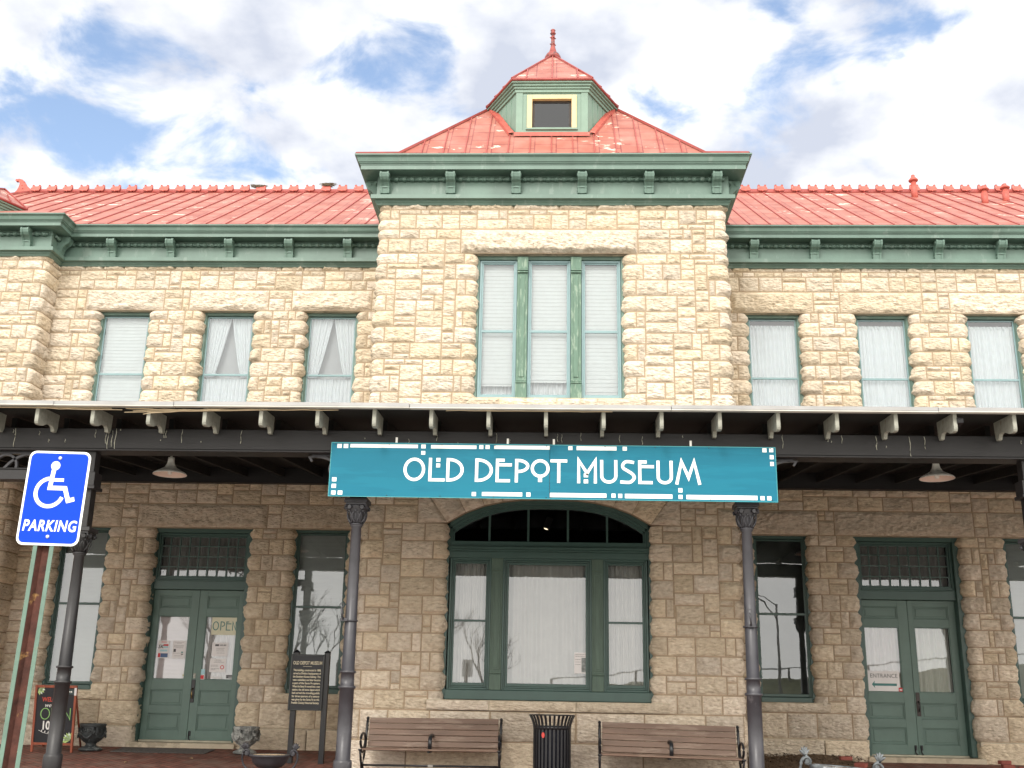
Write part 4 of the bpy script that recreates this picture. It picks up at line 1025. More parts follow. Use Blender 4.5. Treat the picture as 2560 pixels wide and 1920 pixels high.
    m = MB(); m.box(x0-.05, x1+.05, WY-.12, WY+.6, -.3, .088, .012); m.build('door_step', SMOOTHSTONE, depot)
    return ix0, ix1, mid, yd
dl = doorset(*DR[0], False); dr_ = doorset(*DR[1], True)

# ------------------------------------------------------------------ canopy
can = thing('porch_canopy', 'long black timber porch canopy on iron columns with pale grey edge and curved rafter tails', 'canopy', (0, 15.2, 0))
CK = .93      # the canopy's size, fixed by its mirror image in the window glass
def kz(z): return CAMZ+(z-CAMZ)*CK
def placed(mb):
    mb.v = [(x*CK, y*CK-15.2, kz(z)) for x, y, z in mb.v]; return mb
def cb(mb, name, mats, parent=can, keep=False):
    if keep: mb.xf(Matrix.Translation((0, -15.2, 0)))
    else: placed(mb)
    return mb.build(name, mats, parent)
YE = 14.35; CX0, CX1 = -13.2, 13.0
m = MB()   # roof boards: thin deck, slopes up to the wall, notched round the tower
def deck(x0, x1, ya, yb_, dz=0):
    za = 4.53+(ya-13.35)*.098+dz; zb = 4.53+(yb_-13.35)*.098+dz
    m.add([(x0, ya, za), (x1, ya, za), (x1, yb_, zb), (x0, yb_, zb), (x0, ya, za+.04), (x1, ya, za+.04), (x1, yb_, zb+.04), (x0, yb_, zb+.04)],
          [(0, 3, 2, 1), (4, 5, 6, 7), (0, 1, 5, 4), (2, 3, 7, 6), (0, 4, 7, 3), (1, 2, 6, 5)])
deck(CX0, CX1, 13.36, TY+.03); deck(CX0, TL+.03, TY+.03, WY+.03); deck(TR-.03, CX1, TY+.03, WY+.03)
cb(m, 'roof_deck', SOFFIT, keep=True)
m = MB(); segs = [CX0, -7.0, -5.3, -2.0, 1.6, 5.2, 8.6, CX1]
for i in range(len(segs)-1):
    dz = random.uniform(-.005, .005)
    m.box(segs[i]+.003, segs[i+1]-.003, YE-.03, YE-.004, 4.803+dz, 4.858+dz, .004)
ed = cb(m, 'metal_edge', GUTTER)
m = MB()
for i in range(len(segs)-1):
    dz = random.uniform(-.005, .005); m.box(segs[i]+.003, segs[i+1]-.003, YE-.042, YE+.05, 4.785+dz, 4.802+dz, .003)
cb(m, 'drip_edge', mat('dull_edge_paint', (.52, .51, .47), .6, .12, 3))
# split board ends under the edge on the left
m = MB(); r_ = random.Random(3)
for (a, b, z0, z1) in ((-8.9, -6.2, 4.779, 4.772), (-7.6, -6.05, 4.775, 4.745), (-6.02, -3.0, 4.712, 4.775), (-5.9, -4.0, 4.735, 4.772), (-5.75, -4.6, 4.69, 4.765), (-6.0, -4.9, 4.768, 4.755), (-1.5, .8, 4.778, 4.776)):
    n_ = 12; p0 = []
    for i in range(n_+1): t = i/n_; p0.append((a+(b-a)*t, YE+.05+r_.uniform(-.012, .012), z0+(z1-z0)*t**.7+r_.uniform(-.004, .004)))
    m.tube(p0, [.004+.016*min(1, i/4, (n_-i)/2+.1) for i in range(n_+1)], 5, flat=.007)
cb(m, 'split_board', mat('pale_split_wood', (.52, .42, .28), .8, .2, 9, .3, 60, stretch=(.3, 3, 3)))
# rafter tails
prof = [(14.43, 4.80), (14.43, 4.585), (14.445, 4.558), (14.47, 4.548), (14.53, 4.548), (14.60, 4.56), (14.68, 4.595), (14.76, 4.625), (14.85, 4.635), (14.90, 4.625), (14.93, 4.60), (14.95, 4.56), (15.02, 4.56), (15.05, 4.62), (15.06, 4.83)]
m = MB(); m.prism(prof, 'x', -.026, .026); placed(m); t0 = m.build('rafter_tail', TAILP, can)
x = -7.245-.8*5; k = 0; xs_t = []
while x < CX1: xs_t.append(x); x += .795
for i, xx in enumerate(xs_t):
    o = t0 if i == 0 else t0.copy()
    if i: col.objects.link(o)
    o.location = (xx*CK, 0, 0)
m = MB(); rr_ = random.Random(5)
for i in range(9): a_ = rr_.random()*6; 
m.prism([(14.50+.09*math.cos(t)+rr_.uniform(-.02, .02), 4.70+.055*math.sin(t)+rr_.uniform(-.012, .012)) for t in [i*.45 for i in range(14)]], 'x', 5.50-.03, 5.55)
cb(m, 'rot_hole', BLACK)
for xx in xs_t:
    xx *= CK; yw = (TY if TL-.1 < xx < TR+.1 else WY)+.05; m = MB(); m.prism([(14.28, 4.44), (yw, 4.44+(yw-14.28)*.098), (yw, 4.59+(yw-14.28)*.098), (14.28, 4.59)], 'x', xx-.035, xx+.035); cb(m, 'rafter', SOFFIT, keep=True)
m = MB(); m.box(CX0, CX1, 15.05, 15.35, 4.335, 4.64, .008); m.box(CX0, CX1, 15.035, 15.365, 4.305, 4.334, .005)
bm2 = cb(m, 'beam', BEAM)
for (a, b) in ((-9.6, -6.85), (6.75, 9.6)):
    m = MB(); m.box(a, b, 15.1, 15.3, 3.88, 4.03, .006); m.box(a, b, 15.08, 15.32, 4.031, 4.05, .004); cb(m, 'tie_beam', BEAM)
for q in ((CX0, TL-.06, WY-.2, WY-.04, 4.93, 5.24), (TR+.06, CX1, WY-.2, WY-.04, 4.93, 5.24), (TL-.2, TR+.2, TY-.2, TY-.05, 4.7, 4.97)):
    m = MB(); m.box(*q, .006); cb(m, 'wall_ledger', BEAM, keep=True)
m = MB(); r_ = random.Random(9)      # droppings run down the beam
runs = [(-6.48, .30, .010), (-6.42, .24, .009), (-6.37, .32, .009), (-7.86, .28, .005), (-7.5, .06, .012), (-5.66, .12, .005), (-7.35, .05, .012), (5.02, .30, .009), (5.23, .18, .008)]
for i in range(34): runs.append((r_.uniform(-8.6, 8.6), r_.choice((.02, .03, .05, .08, .12, .2)), r_.uniform(.003, .008)))
for (xx, ln, w_) in runs:
    zt = 4.635-r_.random()*(.05 if ln > .1 else .2); zt = max(zt, 4.34+ln*.9)
    pts = [(xx+math.sin(i*1.3+xx)*.006, 15.046, zt-ln*i/6) for i in range(7)]
    m.tube(pts, [w_*(.5+.5*i/6) for i in range(7)], 5, flat=.004)
cb(m, 'dropping_streak', DROP)
# columns
def column(x, zc, cap, tall):
    """zc = top of the capital"""
    m = MB(); r0 = .085
    prof = [(.125, -.50), (.125, .10), (.118, .13), (.10, .14), (.098, 1.05), (.118, 1.06), (.118, 1.085), (.094, 1.095), (.092, 1.255), (.112, 1.262), (.112, 1.285), (.088, 1.292), (.070, zc-.40), (.084, zc-.385), (.084, zc-.37), (.076, zc-.36)]
    m.lathe(prof, (x, 15.2, 0), 28)
    IR = IRONDK if -7 < x < -6 else IRON
    c = cb(m, 'column', IR)
    m = MB(); z0 = zc-.36
    # bell of the capital, acanthus scrolls, volutes, abacus
    m.lathe([(.078, 0), (.088, .05), (.10, .12), (.128, .20), (.15, .25), (.15, .27)], (x, 15.2, z0), 20)
    m.lathe([(.088, -.012), (.096, 0), (.088, .014)], (x, 15.2, z0), 20)
    for k in range(8):
        a = k*PI/4; ca, sa = math.cos(a), math.sin(a)
        for side in (-1, 1):
            pts = []
            for i in range(9):
                t = i/8; ang = a+side*(.10+.26*math.sin(t*PI*.9)); rr = .088+.05*t+.02*math.sin(t*PI); z = .015+.16*t
                pts.append((x+rr*math.cos(ang), 15.2+rr*math.sin(ang), z0+z))
            m.tube(pts, .009, 5)
        m.tube([(x+(.09+.02*t)*ca, 15.2+(.09+.02*t)*sa, z0+.02+.17*t) for t in (0, .5, 1)], .010, 5)
        m.lathe([(0, -.02), (.022, 0), (0, .02)], (x+.135*ca, 15.2+.135*sa, z0+.19), 8)
    for k in range(4):
        a = PI/4+k*PI/2; ca, sa = math.cos(a), math.sin(a)
        sp2 = [(.13+.055*math.cos(t)*(1-t/9)+.03, .235+.045*math.sin(t)*(1-t/9)) for t in [i*.5 for i in range(14)]]
        m.tube([(x+u*ca, 15.2+u*sa, z0+v) for u, v in sp2], .012, 6)
        for s_ in (-1, 1):
            q = a+s_*.28
            m.tube([(x+.16*math.cos(q), 15.2+.16*math.sin(q), z0+.235), (x+.185*math.cos(q), 15.2+.185*math.sin(q), z0+.235)], .03, 10)
    m.box(x-.145, x+.145, 15.2-.145, 15.2+.145, z0+.272, z0+.30, .004); m.box(x-.165, x+.165, 15.2-.165, 15.2+.165, z0+.30, z0+.362, .006)
    placed(m).build('capital', IR, c)
    m = MB()
    if not tall: m.box(x-.10, x+.10, 15.1, 15.3, zc, 4.31, .006)
    else:
        m.box(x-.09, x+.09, 15.11, 15.29, zc, 4.31, .006); m.box(x-.15, x+.15, 15.05, 15.35, zc+.55, zc+.60, .006); m.box(x-.13, x+.13, 15.07, 15.33, zc+.60, zc+.80, .006)
    placed(m).build('timber_post', BEAM, c)
    return c
cols = [(-10.7, 3.17, True), (-6.745, 3.20, True), (-2.80, 3.655, False), (2.705, 3.66, False), (6.66, 3.22, True), (10.6, 3.2, True)]
for (x, zc, tall) in cols: column(x, zc, None, tall)
def scroll(x, sgn, zc=3.62):
    m = MB(); zt = 4.30
    pts = [(x+sgn*(.10+.55*(1-math.cos(t*PI/2))), zc+(zt-.02-zc)*math.sin(t*PI/2)) for t in [i/10 for i in range(11)]]
    ribbon(m, pts, .035, 15.225, 15.175); ribbon(m, [(x+sgn*.62, zt-.015), (x+sgn*.74, zt-.03), (x+sgn*.70, zt-.09)], .03, 15.225, 15.175)
    ribbon(m, arc(x+sgn*.27, 4.10, .165, 0, 360, 24)[:-1], .035, 15.225, 15.175, closed=True)
    ribbon(m, [(x+sgn*.10, zt-.01), (x+sgn*.70, zt-.01)], .03, 15.23, 15.17)
    ribbon(m, [(x+sgn*.10, zc), (x+sgn*.10, zt)], .03, 15.23, 15.17)
    cb(m, 'scroll_bracket', IRON)
for (x, zc, tall) in cols:
    for s_ in (-1, 1):
        if abs(x) < 3: scroll(x, s_, zc)
scroll(-8.28, 1, 3.55); scroll(-8.28, -1, 3.55)
# small iron hook on each of the two middle columns
for x in (-2.88, 2.70):
    m = MB(); m.box(x-.05, x+.05, 15.09, 15.11, 1.95, 1.99); m.tube([(x-.01, 15.08, 1.97), (x-.02, 15.05, 2.06), (x-.03, 15.04, 2.13)], .012, 6)
    ribbon(m, arc(x-.03, 2.16, .026, 0, 360, 12)[:-1], .010, 15.05, 15.035, closed=True); m.lathe([(.099, 1.95), (.102, 1.96), (.099, 1.97)], (x+.08 if x < 0 else x, 15.2, 0), 24)
    cb(m, 'rope_hook', IRON)

# ------------------------------------------------------------------ museum sign
sg = thing('museum_sign', 'long teal sign reading OLD DEPOT MUSEUM hung from the canopy beam', 'sign', (-.035*CK, 14.85*CK, kz(4.02)), (0, R(.15), 0)); sg.scale = (CK, CK, CK)
m = MB(); m.box(-3.125, -.026, -.01, .02, -.385, .39, .003); m.box(-.022, 3.125, -.01, .02, -.392, .385, .003); m.build('sign_panel', SIGNBLUE, sg)
m = MB()
def edgebox(a, b, c, d): m.box(a, b, -.013, -.0101, c, d)
for (a, b, c, d) in ((-3.125, 3.125, .378, .386), (-3.125, 3.125, -.391, -.384), (-3.125, -3.118, -.384, .378), (3.118, 3.125, -.384, .378)): edgebox(a, b, c, d)
m.build('sign_edge', mat('pale_teal_edge', (.06, .36, .40), .4, .05, 3), sg)
m = MB(); off = .035; zo = -4.02
def Q(x0, z1, x1, z0): m.box(x0+off, x1+off, -.014, -.009, z0+zo, z1+zo)
raw = [(-3.074, 4.382, -3.011, 4.323), (-2.984, 4.383, -2.918, 4.323), (-2.888, 4.384, -1.926, 4.333), (-1.879, 4.387, -1.815, 4.331), (-1.875, 4.293, -1.818, 4.24), (-1.74, 4.382, -1.095, 4.331), (-1.057, 4.388, -.997, 4.332), (-.968, 4.389, -.908, 4.333), (-.845, 4.387, -.063, 4.335),
 (.199, 4.388, .258, 4.332), (.315, 4.389, .876, 4.332), (.961, 4.389, 1.021, 4.333), (2.907, 4.392, 2.965, 4.333), (3.001, 4.393, 3.058, 4.335), (3.005, 4.293, 3.059, 4.235), (3.006, 4.197, 3.057, 4.139), (-3.117, 3.899, -3.055, 3.841), (-3.117, 3.806, -3.055, 3.748), (-3.117, 3.71, -3.055, 3.652), (-3.025, 3.711, -2.96, 3.653),
 (-1.142, 3.716, -1.083, 3.659), (-1.0, 3.718, -.438, 3.663), (-.381, 3.719, -.323, 3.661), (-.052, 3.719, .731, 3.66), (.801, 3.72, .857, 3.662), (.894, 3.718, .95, 3.66), (.987, 3.719, 1.642, 3.658), (1.727, 3.809, 1.782, 3.749), (1.727, 3.715, 1.782, 3.657), (1.835, 3.716, 2.81, 3.655), (2.851, 3.712, 2.908, 3.655), (2.943, 3.712, 3.0, 3.655)]
for q in raw: Q(*q)
m.build('border_mark', SIGNWHITE, sg)
def glyphs(m, W, h, y0, y1, T):
    """narrow geometric capitals; T(x,z) maps; h cap height; list of (glyph, x0, x1)"""
    for (g, a, b) in T:
        nst = [0]
        def S(pts, closed=False): nst[0] += 1; ribbon(m, pts, W, y0, y1-.0006*(nst[0]-1)-.0003*(a*50 % 2 > 1), closed)
        w_ = b-a
        c = (a+b)/2; r_ = w_/2-W/2; e = W/2
        if g == 'O': S([(c+r_*math.cos(t), h/2+(h/2-e)*math.sin(t)) for t in [i*2*PI/32 for i in range(32)]], True)
        if g == 'o':
            rz = w_/2-e; S([(c+r_*math.cos(t), h-e-rz+rz*math.sin(t)) for t in [i*2*PI/24 for i in range(24)]], True); m.box(c-.028, c+.028, y1, y0, .01, .066)
        if g == 'L': S([(a+e, h), (a+e, e), (b, e)])
        if g == 'l':
            S([(a+e, h), (a+e, e), (b, e)]); m.box(a+.105, a+.16, y1, y0, h-.055, h); m.box(a+.105, a+.16, y1, y0, h-.135, h-.08)
        if g == 'D': S([(a+e, e), (a+e, h-e)]+[(a+e+.02+(w_-W-.02)*math.sin(t), h/2+(h/2-e)*math.cos(t)) for t in [i*PI/16 for i in range(17)]], True)
        if g == 'E': S([(a+e+w_*.45, h-e), (a+e, h-e), (a+e, e), (b-w_*.1, e)]); S([(a+e, h*.74), (b, h*.74)])
        if g == 'P': S([(a+e, 0), (a+e, h-e)]+[(a+e+.02+(w_-W-.02)*math.sin(t), h*.70+(h*.30-e)*math.cos(t)) for t in [i*PI/12 for i in range(13)]])
        if g == 'T': S([(a, h-e), (b, h-e)]); S([(c, h-e), (c, 0)])
        if g == 'm':
            S([(a+e, 0), (a+e, h-.01), (c, h*.42), (b-e, h-.01), (b-e, 0)]); m.box(c-.045, c+.015, y1, y0, .0, .055); m.box(c-.045, c+.015, y1, y0, .085, .14)
        if g == 'M': S([(a+e*.7, 0), (a+w_*.25, h-.01), (c+w_*.02, h*.30), (b-w_*.25, h-.01), (b-e*.7, 0)])
        if g == 'N': S([(a+e, 0), (a+e, h-.01), (b-e, .01), (b-e, h)])
        if g == 'U': S([(a+e, h)]+[(c-r_*math.cos(t), r_*1.1-(r_*1.1-e)*math.sin(t)) for t in [i*PI/12 for i in range(13)]]+[(b-e, h)])
        if g == 'S':
            pts = [(b-w_*.12, h*.90), (c+w_*.12, h-e), (c-w_*.15, h-e*1.1), (a+w_*.18, h*.80), (a+w_*.22, h*.66), (c, h*.54), (b-w_*.2, h*.40), (b-w_*.12, h*.24), (c+w_*.15, e*1.2), (c-w_*.15, e), (a+w_*.02, h*.08)]
            # smooth it
            P = []
            for i in range(len(pts)-1):
                p0 = pts[max(i-1, 0)]; p1 = pts[i]; p2 = pts[i+1]; p3 = pts[min(i+2, len(pts)-1)]
                for t in (0, .33, .66):
                    P.append(tuple(.5*(2*p1[k]+(p2[k]-p0[k])*t+(2*p0[k]-5*p1[k]+4*p2[k]-p3[k])*t*t+(3*p1[k]-p0[k]-3*p2[k]+p3[k])*t**3) for k in (0, 1)))
            S(P+[pts[-1]])
m = MB()
glyphs(m, .043, .335, -.009, -.015, [('O', -2.115, -1.81), ('l', -1.76, -1.53), ('D', -1.51, -1.265), ('D', -1.105, -.855), ('E', -.815, -.59), ('P', -.545, -.345), ('o', -.325, -.06), ('T', -.05, .185), ('m', .325, .60), ('U', .645, .885), ('S', .92, 1.145), ('E', 1.175, 1.395), ('U', 1.43, 1.655), ('M', 1.69, 2.04)])
m.xf(Matrix.Translation((.035, 0, 3.86-4.02))); m.build('lettering', SIGNWHITE, sg)
m = MB()
for xx in (-2.2, -.62, .03, 1.95): m.box(xx-.015, xx+.015, -.004, .012, .39, .47, .002)
m.build('hanger_strap', WHITEP, sg)
m = MB()
for xx in (-3.07, -2.3, -1.55, -.8, -.07, .0, .75, 1.45, 2.2, 3.05):
    for zz in (.365, -.368): m.lathe([(.008, 0), (.006, .004)], n=8); m.xf(Matrix.Translation((xx, -.012, zz)) @ Matrix.Rotation(PI/2, 4, 'X'), len(m.v)-16)
m.build('screw', BLACK, sg)

# ------------------------------------------------------------------ hanging lamps
def lamp(x, y, z, label):
    t = thing('hanging_lamp', label, 'lamp', (x, y, z), group='enamel lamps hung under the canopy')
    m = MB(); pr = [(.26, 0), (.262, .006), (.235, .035), (.16, .075), (.095, .115), (.062, .17), (.05, .23), (.05, .275), (.02, .285), (.018, .30)]
    m.lathe(pr, n=36, caps=False); m.build('lamp_shade', LAMPG, t)
    m = MB(); m.lathe([(.255, .004), (.23, .03), (.155, .068), (.09, .108), (.0, .13)], n=36, caps=False); m.build('shade_lining', LAMPIN, t)
    m = MB(); m.tube([(0, 0, .29), (0, 0, .62)], .012, 8); m.build('stem', LAMPG, t)
    m = MB(); m.lathe([(0, .0), (.03, .01), (.038, .04), (.025, .08), (.015, .1)], n=14, caps=False); m.build('bulb', WHITEP, t)
lamp(-6.045, 16.5, 4.255, 'enamel lamp hung over the double door with the OPEN card, near the parking sign')
lamp(5.87, 16.5, 4.315, 'enamel lamp hung over the double door with the ENTRANCE card')

# ------------------------------------------------------------------ papers on the doors
def sheet(name, label, cat, x0, x1, z0, z1, y, m_, group=None, t=.0015):
    m = MB(); m.box(0, x1-x0, -t, 0, 0, z1-z0); o = m.build(name, m_, None, (x0, y, z0)); tag(o, label, cat, group); return o
def marks(o, lst):
    """printed lines and blocks: (name, x0, x1, z0, z1, material)"""
    for (n_, a, b, c, d, mm) in lst: q = MB(); q.box(a, b, -.003, -.0016, c, d); q.build(n_, mm, o)
def textlines(o, w_, spec, mm=INK):
    q = MB()
    for (z, a, b) in spec:
        x = a; r_ = random.Random(int(z*1e4))
        while x < b: ww = r_.uniform(.012, .03); q.box(x, min(b, x+ww), -.003, -.0016, z, z+.005); x += ww+.006
    q.build('printed_text', mm, o)
yd = dl[3]-.001+.022-.004
G = 'notices taped inside the door glass'
a, b, mid = dl[0], dl[1], dl[2]
def dp(x, z): return x, z
# measured on the left door at its own plane
o = sheet('event_poster', 'colourful 5K run poster, left of the two sheets on the left door leaf', 'poster', -7.58, -7.36, 1.60, 1.935, yd, PAPER, G)
text_obj('5K', .09, INK, o, (.055, -.003, .19), shear=.2, offset=.002); marks(o, [('red_title', .105, .20, .235, .265, REDINK), ('blue_title', .105, .20, .195, .225, CYANINK), ('blue_title', .05, .19, .13, .165, CYANINK), ('red_box', .015, .06, .02, .095, REDINK), ('blue_box', .065, .205, .02, .095, BLUEINK), ('red_title', .06, .16, .30, .312, REDINK)])
o = sheet('printed_notice', 'white text sheet with a small dark picture, right of the 5K poster', 'notice', -7.295, -7.045, 1.60, 1.935, yd, PAPER, G)
textlines(o, .25, [(.305, .04, .21), (.285, .08, .17), (.245, .03, .22), (.22, .03, .22), (.2, .06, .2), (.10, .02, .22), (.05, .05, .2)]); marks(o, [('picture', .025, .07, .125, .18, INK), ('picture', .175, .215, .07, .09, INK), ('picture', .175, .215, .11, .13, TEAL)])
o = sheet('sticker', 'small yellow and white sticker low in the corner of the left door leaf', 'sticker', -7.06, -6.965, 1.245, 1.36, yd, PAPER, G); marks(o, [('yellow_band', .01, .085, .045, .06, mat('yellow_ink', (.45, .38, .03), .7, .2, 30))])
o = sheet('open_card', 'cream card reading OPEN in teal letters at the top of the door glass', 'card', -6.575, -6.075, 2.055, 2.395, yd, CREAMPAPER, G)
m = MB(); glyphs(m, .017, .17, -.0016, -.003, [('O', .03, .15), ('P', .18, .27), ('E', .29, .39), ('N', .41, .49)]); m.xf(Matrix.Translation((-.01, 0, .085))); m.build('lettering', TEAL, o)
o = sheet('hours_notice', 'white sheet headed HOURS, upper of two under the OPEN card', 'notice', -6.53, -6.215, 1.655, 1.915, yd, PAPER, G)
text_obj('HOURS', .038, INK, o, (.21, -.003, .195), offset=.001); marks(o, [('printed_logo', .06, .13, .19, .225, INK)]); textlines(o, .3, [(.15, .08, .25), (.13, .09, .23), (.10, .09, .25), (.06, .1, .25)])
o = sheet('printed_notice', 'white sheet with a red ring printed on it, lower of two under the OPEN card', 'notice', -6.545, -6.23, 1.36, 1.615, yd, PAPER, G)
textlines(o, .3, [(.225, .12, .21), (.205, .09, .23), (.18, .08, .27), (.13, .03, .17), (.11, .03, .16), (.065, .03, .19), (.045, .03, .12)])
m = MB(); ribbon(m, arc(.245, .095, .032, 0, 360, 18)[:-1], .012, -.0016, -.003, closed=True); m.build('red_ring', REDINK, o)
o = sheet('sticker', 'small red sticker beside the door handle of the OPEN door', 'sticker', -6.715, -6.615, 1.225, 1.31, yd-.014, PAPER, G); marks(o, [('red_badge', .02, .085, .008, .078, REDINK)])
o = sheet('sticker', 'pale blue sticker just above the red one by the door handle', 'sticker', -6.70, -6.62, 1.315, 1.415, yd-.010, CYANINK, G)
o = sheet('paper_strip', 'narrow white paper strip at the foot of the OPEN door glass', 'strip', -6.50, -6.29, 1.245, 1.285, yd, PAPER, G)
o = sheet('sticker', 'dark grey banner sticker low in the right corner of the OPEN door glass', 'sticker', -6.21, -6.06, 1.25, 1.315, yd, mat('grey_plastic', (.32, .33, .33), .6, .1, 9), G); marks(o, [('dark_band', .005, .13, .04, .06, INK), ('dark_disc', .01, .045, .005, .035, INK)])
o = sheet('entrance_card', 'white card reading ENTRANCE above a grey green arrow pointing left', 'card', 5.868, 6.455, 1.235, 1.60, yd, PAPER, G)
text_obj('ENTRANCE', .105, mat('thin_grey_ink', (.16, .17, .17), .8, .05, 4), o, (.30, -.003, .24), sx=.93, spacing=1.02)
m = MB(); m.add([(x, -.003, z) for x, z in [(.07, .12), (.13, .185), (.12, .138), (.53, .138), (.53, .095), (.12, .095), (.13, .05)]], [(0, 1, 2, 5, 6), (2, 3, 4, 5)]); m.build('arrow', TEAL, o)
o = sheet('sticker', 'small red sticker on the corner of the ENTRANCE card', 'sticker', 6.425, 6.50, 1.225, 1.30, yd-.006, REDINK, G); marks(o, [('white_mark', .015, .06, .025, .05, PAPER)])
o = sheet('window_notice', 'white notice with a grey photo in the middle pane of the arched window', 'notice', .355, .61, 1.385, 1.72, TY+.15+.058, PAPER)
marks(o, [('grey_photo', .12, .24, .02, .25, mat('grey_photo_ink', (.25, .27, .27), .7, .5, 18))]); textlines(o, .25, [(.30, .02, .23), (.27, .02, .2), (.22, .02, .11), (.18, .02, .11), (.14, .02, .11)])

# ------------------------------------------------------------------ ground
def struct(mb, name, m_):
    o = mb.build(name, m_, None, fix=False); o['kind'] = 'structure'; return o
def gz(y): return 0 if y > 20.6 else (-.25 if y < 17.5 else -.25*(20.6-y)/3.1)
def sheetmesh(x0, x1, ys, zs, nx=1):
    m = MB(); n = len(ys)
    for i in range(n-1): m.add([(x0, ys[i], zs[i]), (x1, ys[i], zs[i]), (x1, ys[i+1], zs[i+1]), (x0, ys[i+1], zs[i+1])], [(0, 1, 2, 3)])
    return m
struct(sheetmesh(-60, 60, [12.5, 17.5, 20.6, 21.5], [-.25, -.25, 0, 0]), 'brick_pavement', BRICKP)
m = MB(); m.box(-60, 60, 12.32, 12.497, -.8, -.245, .012); struct(m, 'kerb', PAVE)
struct(sheetmesh(-60, 60, [-24, 12.33], [-.68, -.66]), 'road', BOUNCEROAD)
struct(sheetmesh(-900, 900, [-900, -200, 900], [-.72, -.72, -.74]), 'ground', GRASS)
for xx in (-7.5, -4.8, -2.1, .6, 3.3, 6.0):
    m = MB(); m.box(xx-.05, xx+.05, 7.2, 11.9, -.664, -.657); o = struct(m, 'parking_line', WHITEP)
m = MB()        # raised earth behind the road, seen only in the window glass
xs = np.linspace(-120, 160, 60)
for k in range(len(xs)-1):
    def hh(x): return 1.2+3.2/(1+math.exp(-(x-14)/9))+.3*math.sin(x*.21)
    a, b = float(xs[k]), float(xs[k+1]); m.add([(a, -30, -.7), (b, -30, -.7), (b, -44, hh(b)), (a, -44, hh(a)), (a, -60, hh(a)), (b, -60, hh(b))], [(0, 3, 2, 1), (3, 4, 5, 2)])
struct(m, 'embankment', GRASS)
# bark mulch bed beside the right-hand door
m = MB(); nx, ny = 70, 40; vs = []; r_ = random.Random(4)
for j in range(ny+1):
    for i in range(nx+1):
        u, v = i/nx, j/ny; x = 3.15+2.35*u; y = 18.9+1.83*v
        e = min(u, 1-u, v, 1)*8; e = min(1, e)
        vs.append((x, y, gz(y)-.02+(.10+.03*math.sin(x*3))*e+r_.uniform(-.014, .014)*e))
m.add(vs, [(j*(nx+1)+i, j*(nx+1)+i+1, (j+1)*(nx+1)+i+1, (j+1)*(nx+1)+i) for j in range(ny) for i in range(nx)])
for k in range(1500):
    x, y = r_.uniform(3.2, 5.45), r_.uniform(18.95, 20.7); z = gz(y)+.085+r_.uniform(0, .03); a = r_.random()*PI; l_, w_ = r_.uniform(.01, .035), r_.uniform(.004, .012); t = r_.uniform(-.5, .5)
    c_, s_ = math.cos(a), math.sin(a); m.add([(x-c_*l_-s_*w_, y-s_*l_+c_*w_, z-t*l_), (x+c_*l_-s_*w_, y+s_*l_+c_*w_, z+t*l_), (x+c_*l_+s_*w_, y+s_*l_-c_*w_, z+t*l_+.006), (x-c_*l_+s_*w_, y-s_*l_-c_*w_, z-t*l_+.006)], [(0, 1, 2, 3)])
o = m.build('bark_mulch', MULCH, None, fix=False); o['kind'] = 'stuff'; o['label'] = 'brown bark mulch spread along the wall left of the ENTRANCE door'; o['category'] = 'mulch'
def brick(x, y, z, rz, label, rx=0):
    m = MB(); m.box(-.10, .10, -.05, .05, 0, .062, .006); o = m.build('loose_brick', REDBRK, None, (x, y, z)); o.rotation_euler = (rx, 0, rz); tag(o, label, 'brick', 'loose bricks by the doorway')
brick(4.93, 19.35, .08, .1, 'red brick lying in the mulch behind the planter, nearer the wall'); brick(5.06, 18.9, .0, -.7, 'brown brick lying aslant just below the red brick in the mulch', .2)
brick(7.62, 19.4, .0, .1, 'red brick under another by the right door jamb'); brick(7.58, 19.42, .063, .3, 'dark brick on top of another by the right door jamb'); brick(7.86, 19.3, -.03, -.1, 'red brick furthest right at the foot of the right door jamb')
# door mat
m = MB(); m.box(-.85, .85, -.3, .3, 0, .012, .004); o = m.build('door_mat', mat('grey_mat', (.10, .09, .085), .95, .3, 20, .5, 90), None, (-6.95, 20.15, gz(20.15)+.004)); o.rotation_euler = (math.atan(.25/3.1), 0, 0); tag(o, 'flat grey mat on the bricks before the OPEN door', 'mat')
# fallen leaves
lf = []
for k, (x, y, tx) in enumerate(((-8.25, 19.55, 'curled tan leaf on the bricks between the chalkboard and the dark urn'), (-7.05, 18.6, 'pale leaf lying alone on the bricks in front of the OPEN door'), (-6.1, 19.2, 'small leaf on the bricks near the left front of the door mat'))):
    m = MB(); m.add([(0, 0, .0), (.05, .025, .018), (.09, 0, .012), (.05, -.03, .02), (.02, .02, .008)], [(0, 4, 1), (0, 1, 2, 3)]); o = m.build('fallen_leaf', mat('dry_leaf', (.42, .30, .16), .8, .2, 20), None, (x, y, gz(y)+.006)); o.rotation_euler = (0, 0, k*1.3); tag(o, tx, 'leaf', 'fallen leaves')

